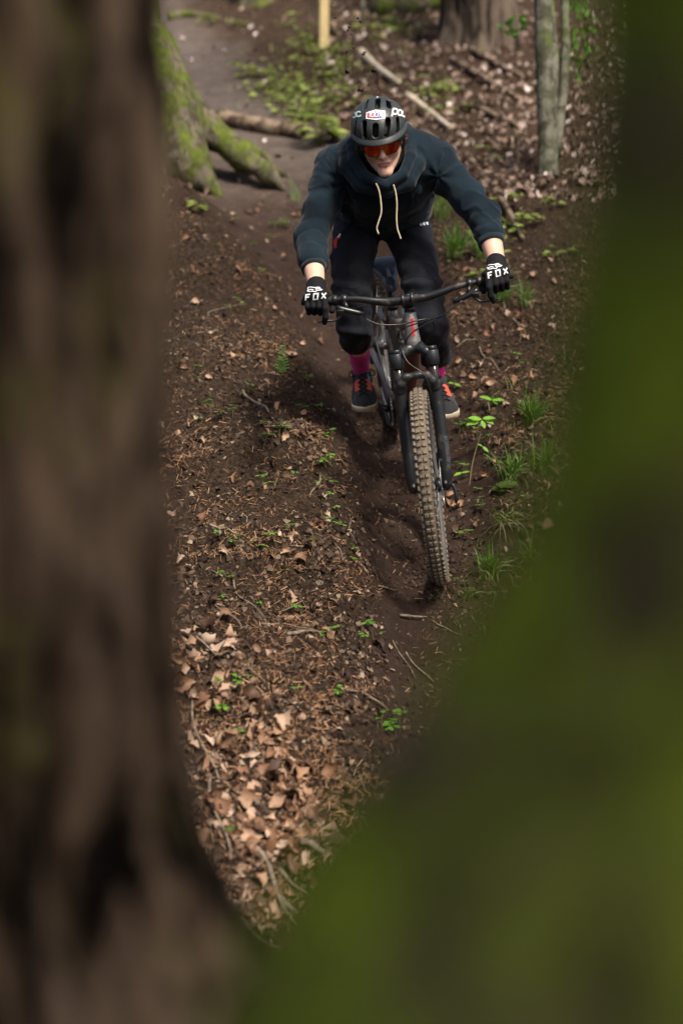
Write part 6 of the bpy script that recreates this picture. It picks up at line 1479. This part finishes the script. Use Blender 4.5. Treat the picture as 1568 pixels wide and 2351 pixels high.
tag(scatter('soil_clumps', DT2, x, y, np.full(n, 0.004), 0.012 + 0.038 * lr.random(n) ** 2, np.full(n, 0.8), lr, m_clod), 'dark clumps of damp soil on the banks', 'soil', None, 'stuff')
# --- twigs, each its own object
tw = [((868, 1352), (908, 1362), 0.0045), ((915, 1418), (980, 1424), 0.006), ((655, 1468), (742, 1474), 0.007), ((535, 1335), (605, 1445), 0.004), ((605, 1442), (720, 1448), 0.003), ((500, 1390), (560, 1450), 0.003), ((690, 1945), (785, 2025), 0.011), ((605, 2055), (705, 2120), 0.010), ((640, 2010), (700, 2060), 0.006),
      ((440, 1590), (490, 1800), 0.005), ((490, 1800), (520, 1980), 0.005), ((780, 1930), (860, 2010), 0.008), ((700, 1880), (760, 1960), 0.004), ((560, 1940), (690, 2130), 0.008), ((430, 1470), (600, 1570), 0.004), ((480, 1210), (545, 1235), 0.006), ((560, 905), (610, 950), 0.007), ((610, 990), (680, 985), 0.003), ((555, 1185), (570, 1205), 0.004), ((735, 1100), (715, 1150), 0.006),
      ((700, 640), (760, 600), 0.004), ((470, 720), (560, 700), 0.003), ((1100, 800), (1140, 850), 0.004), ((1165, 700), (1190, 790), 0.004), ((1050, 800), (1105, 785), 0.004), ((640, 1410), (700, 1380), 0.003), ((770, 1260), (800, 1310), 0.003), ((800, 1190), (815, 1250), 0.0025), ((930, 1500), (990, 1570), 0.004), ((905, 1480), (950, 1560), 0.003), ((840, 1600), (890, 1640), 0.004), ((795, 1590), (835, 1600), 0.004), ((1000, 1440), (1060, 1460), 0.003), ((520, 2100), (640, 2200), 0.010)]
for i, (a_, b_, r) in enumerate(tw):
    ga, gb = on_ground(*a_), on_ground(*b_); m = 7; k = np.linspace(0, 1, m); pts_ = ga + np.outer(k, gb - ga); L = np.linalg.norm(gb - ga)
    pts_[:, 0] += 0.05 * L * np.sin(k * 5 + i); pts_[:, 1] += 0.03 * L * np.sin(k * 4 + 2 * i)
    hz = height(pts_[:, 0], pts_[:, 1]) + r * 1.2; pts_[:, 2] = np.maximum(hz, np.linspace(hz[0], hz[-1], m)) + 0.002
    c = spline(pts_, 14); V, F_ = tube(c, np.linspace(r, r * 0.5, 14) * lr.uniform(0.85, 1.15, 14), 8)
    o = obj('twig', V - ga, F_, m_twig); o.location = Vector(ga)
    lk = LMK['D'] if a_[1] > 1500 and a_[0] < 800 else (LMK['L'] if a_[0] < 790 else LMK['R'] + [((890, 1355), 'on the trail just below the front wheel'), ((950, 1420), 'on the trail two steps below the front wheel'), ((960, 1530), 'on the lower trail by the mossy trunk'), ((860, 1610), 'at the lower trail edge'), ((810, 1220), 'on the trail left of the front wheel')])
    w_ = min(lk, key=lambda q: math.hypot(q[0][0] - (a_[0] + b_[0]) / 2, q[0][1] - (a_[1] + b_[1]) / 2))[1]; k_ = 'thick dead stick ' if r >= 0.008 else ('dry stick ' if r >= 0.005 else ('thin twig ' if r > 0.003 else 'hair thin twig '))
    tag(o, k_ + w_, 'twig', 'twigs ' + w_)
# --- dirt thrown up behind the rider
for i, (u, v, s) in enumerate(((828, 205, 5), (797, 163, 4.5), (859, 162, 4), (834, 124, 2.5), (797, 120, 2.5), (838, 120, 2), (803, 62, 2.5), (799, 68, 2), (770, 40, 2), (828, 50, 2.2), (822, 42, 1.8), (806, 78, 1.6), (846, 195, 2), (812, 110, 1.8), (865, 208, 1.6))):
    V = DT2[i % 8][0] * np.array([0.8, 1, 1.35]) * s * 3.6 / 570.0; p = P(u, v, 5.95 + 0.2 * lr.normal())
    o = obj('flying_dirt_clod', V, DT2[i % 8][1], m_clod); o.location = Vector(p); tag(o, 'small dark clod of dirt flying in the air above the helmet', 'dirt', 'clods of dirt thrown into the air')
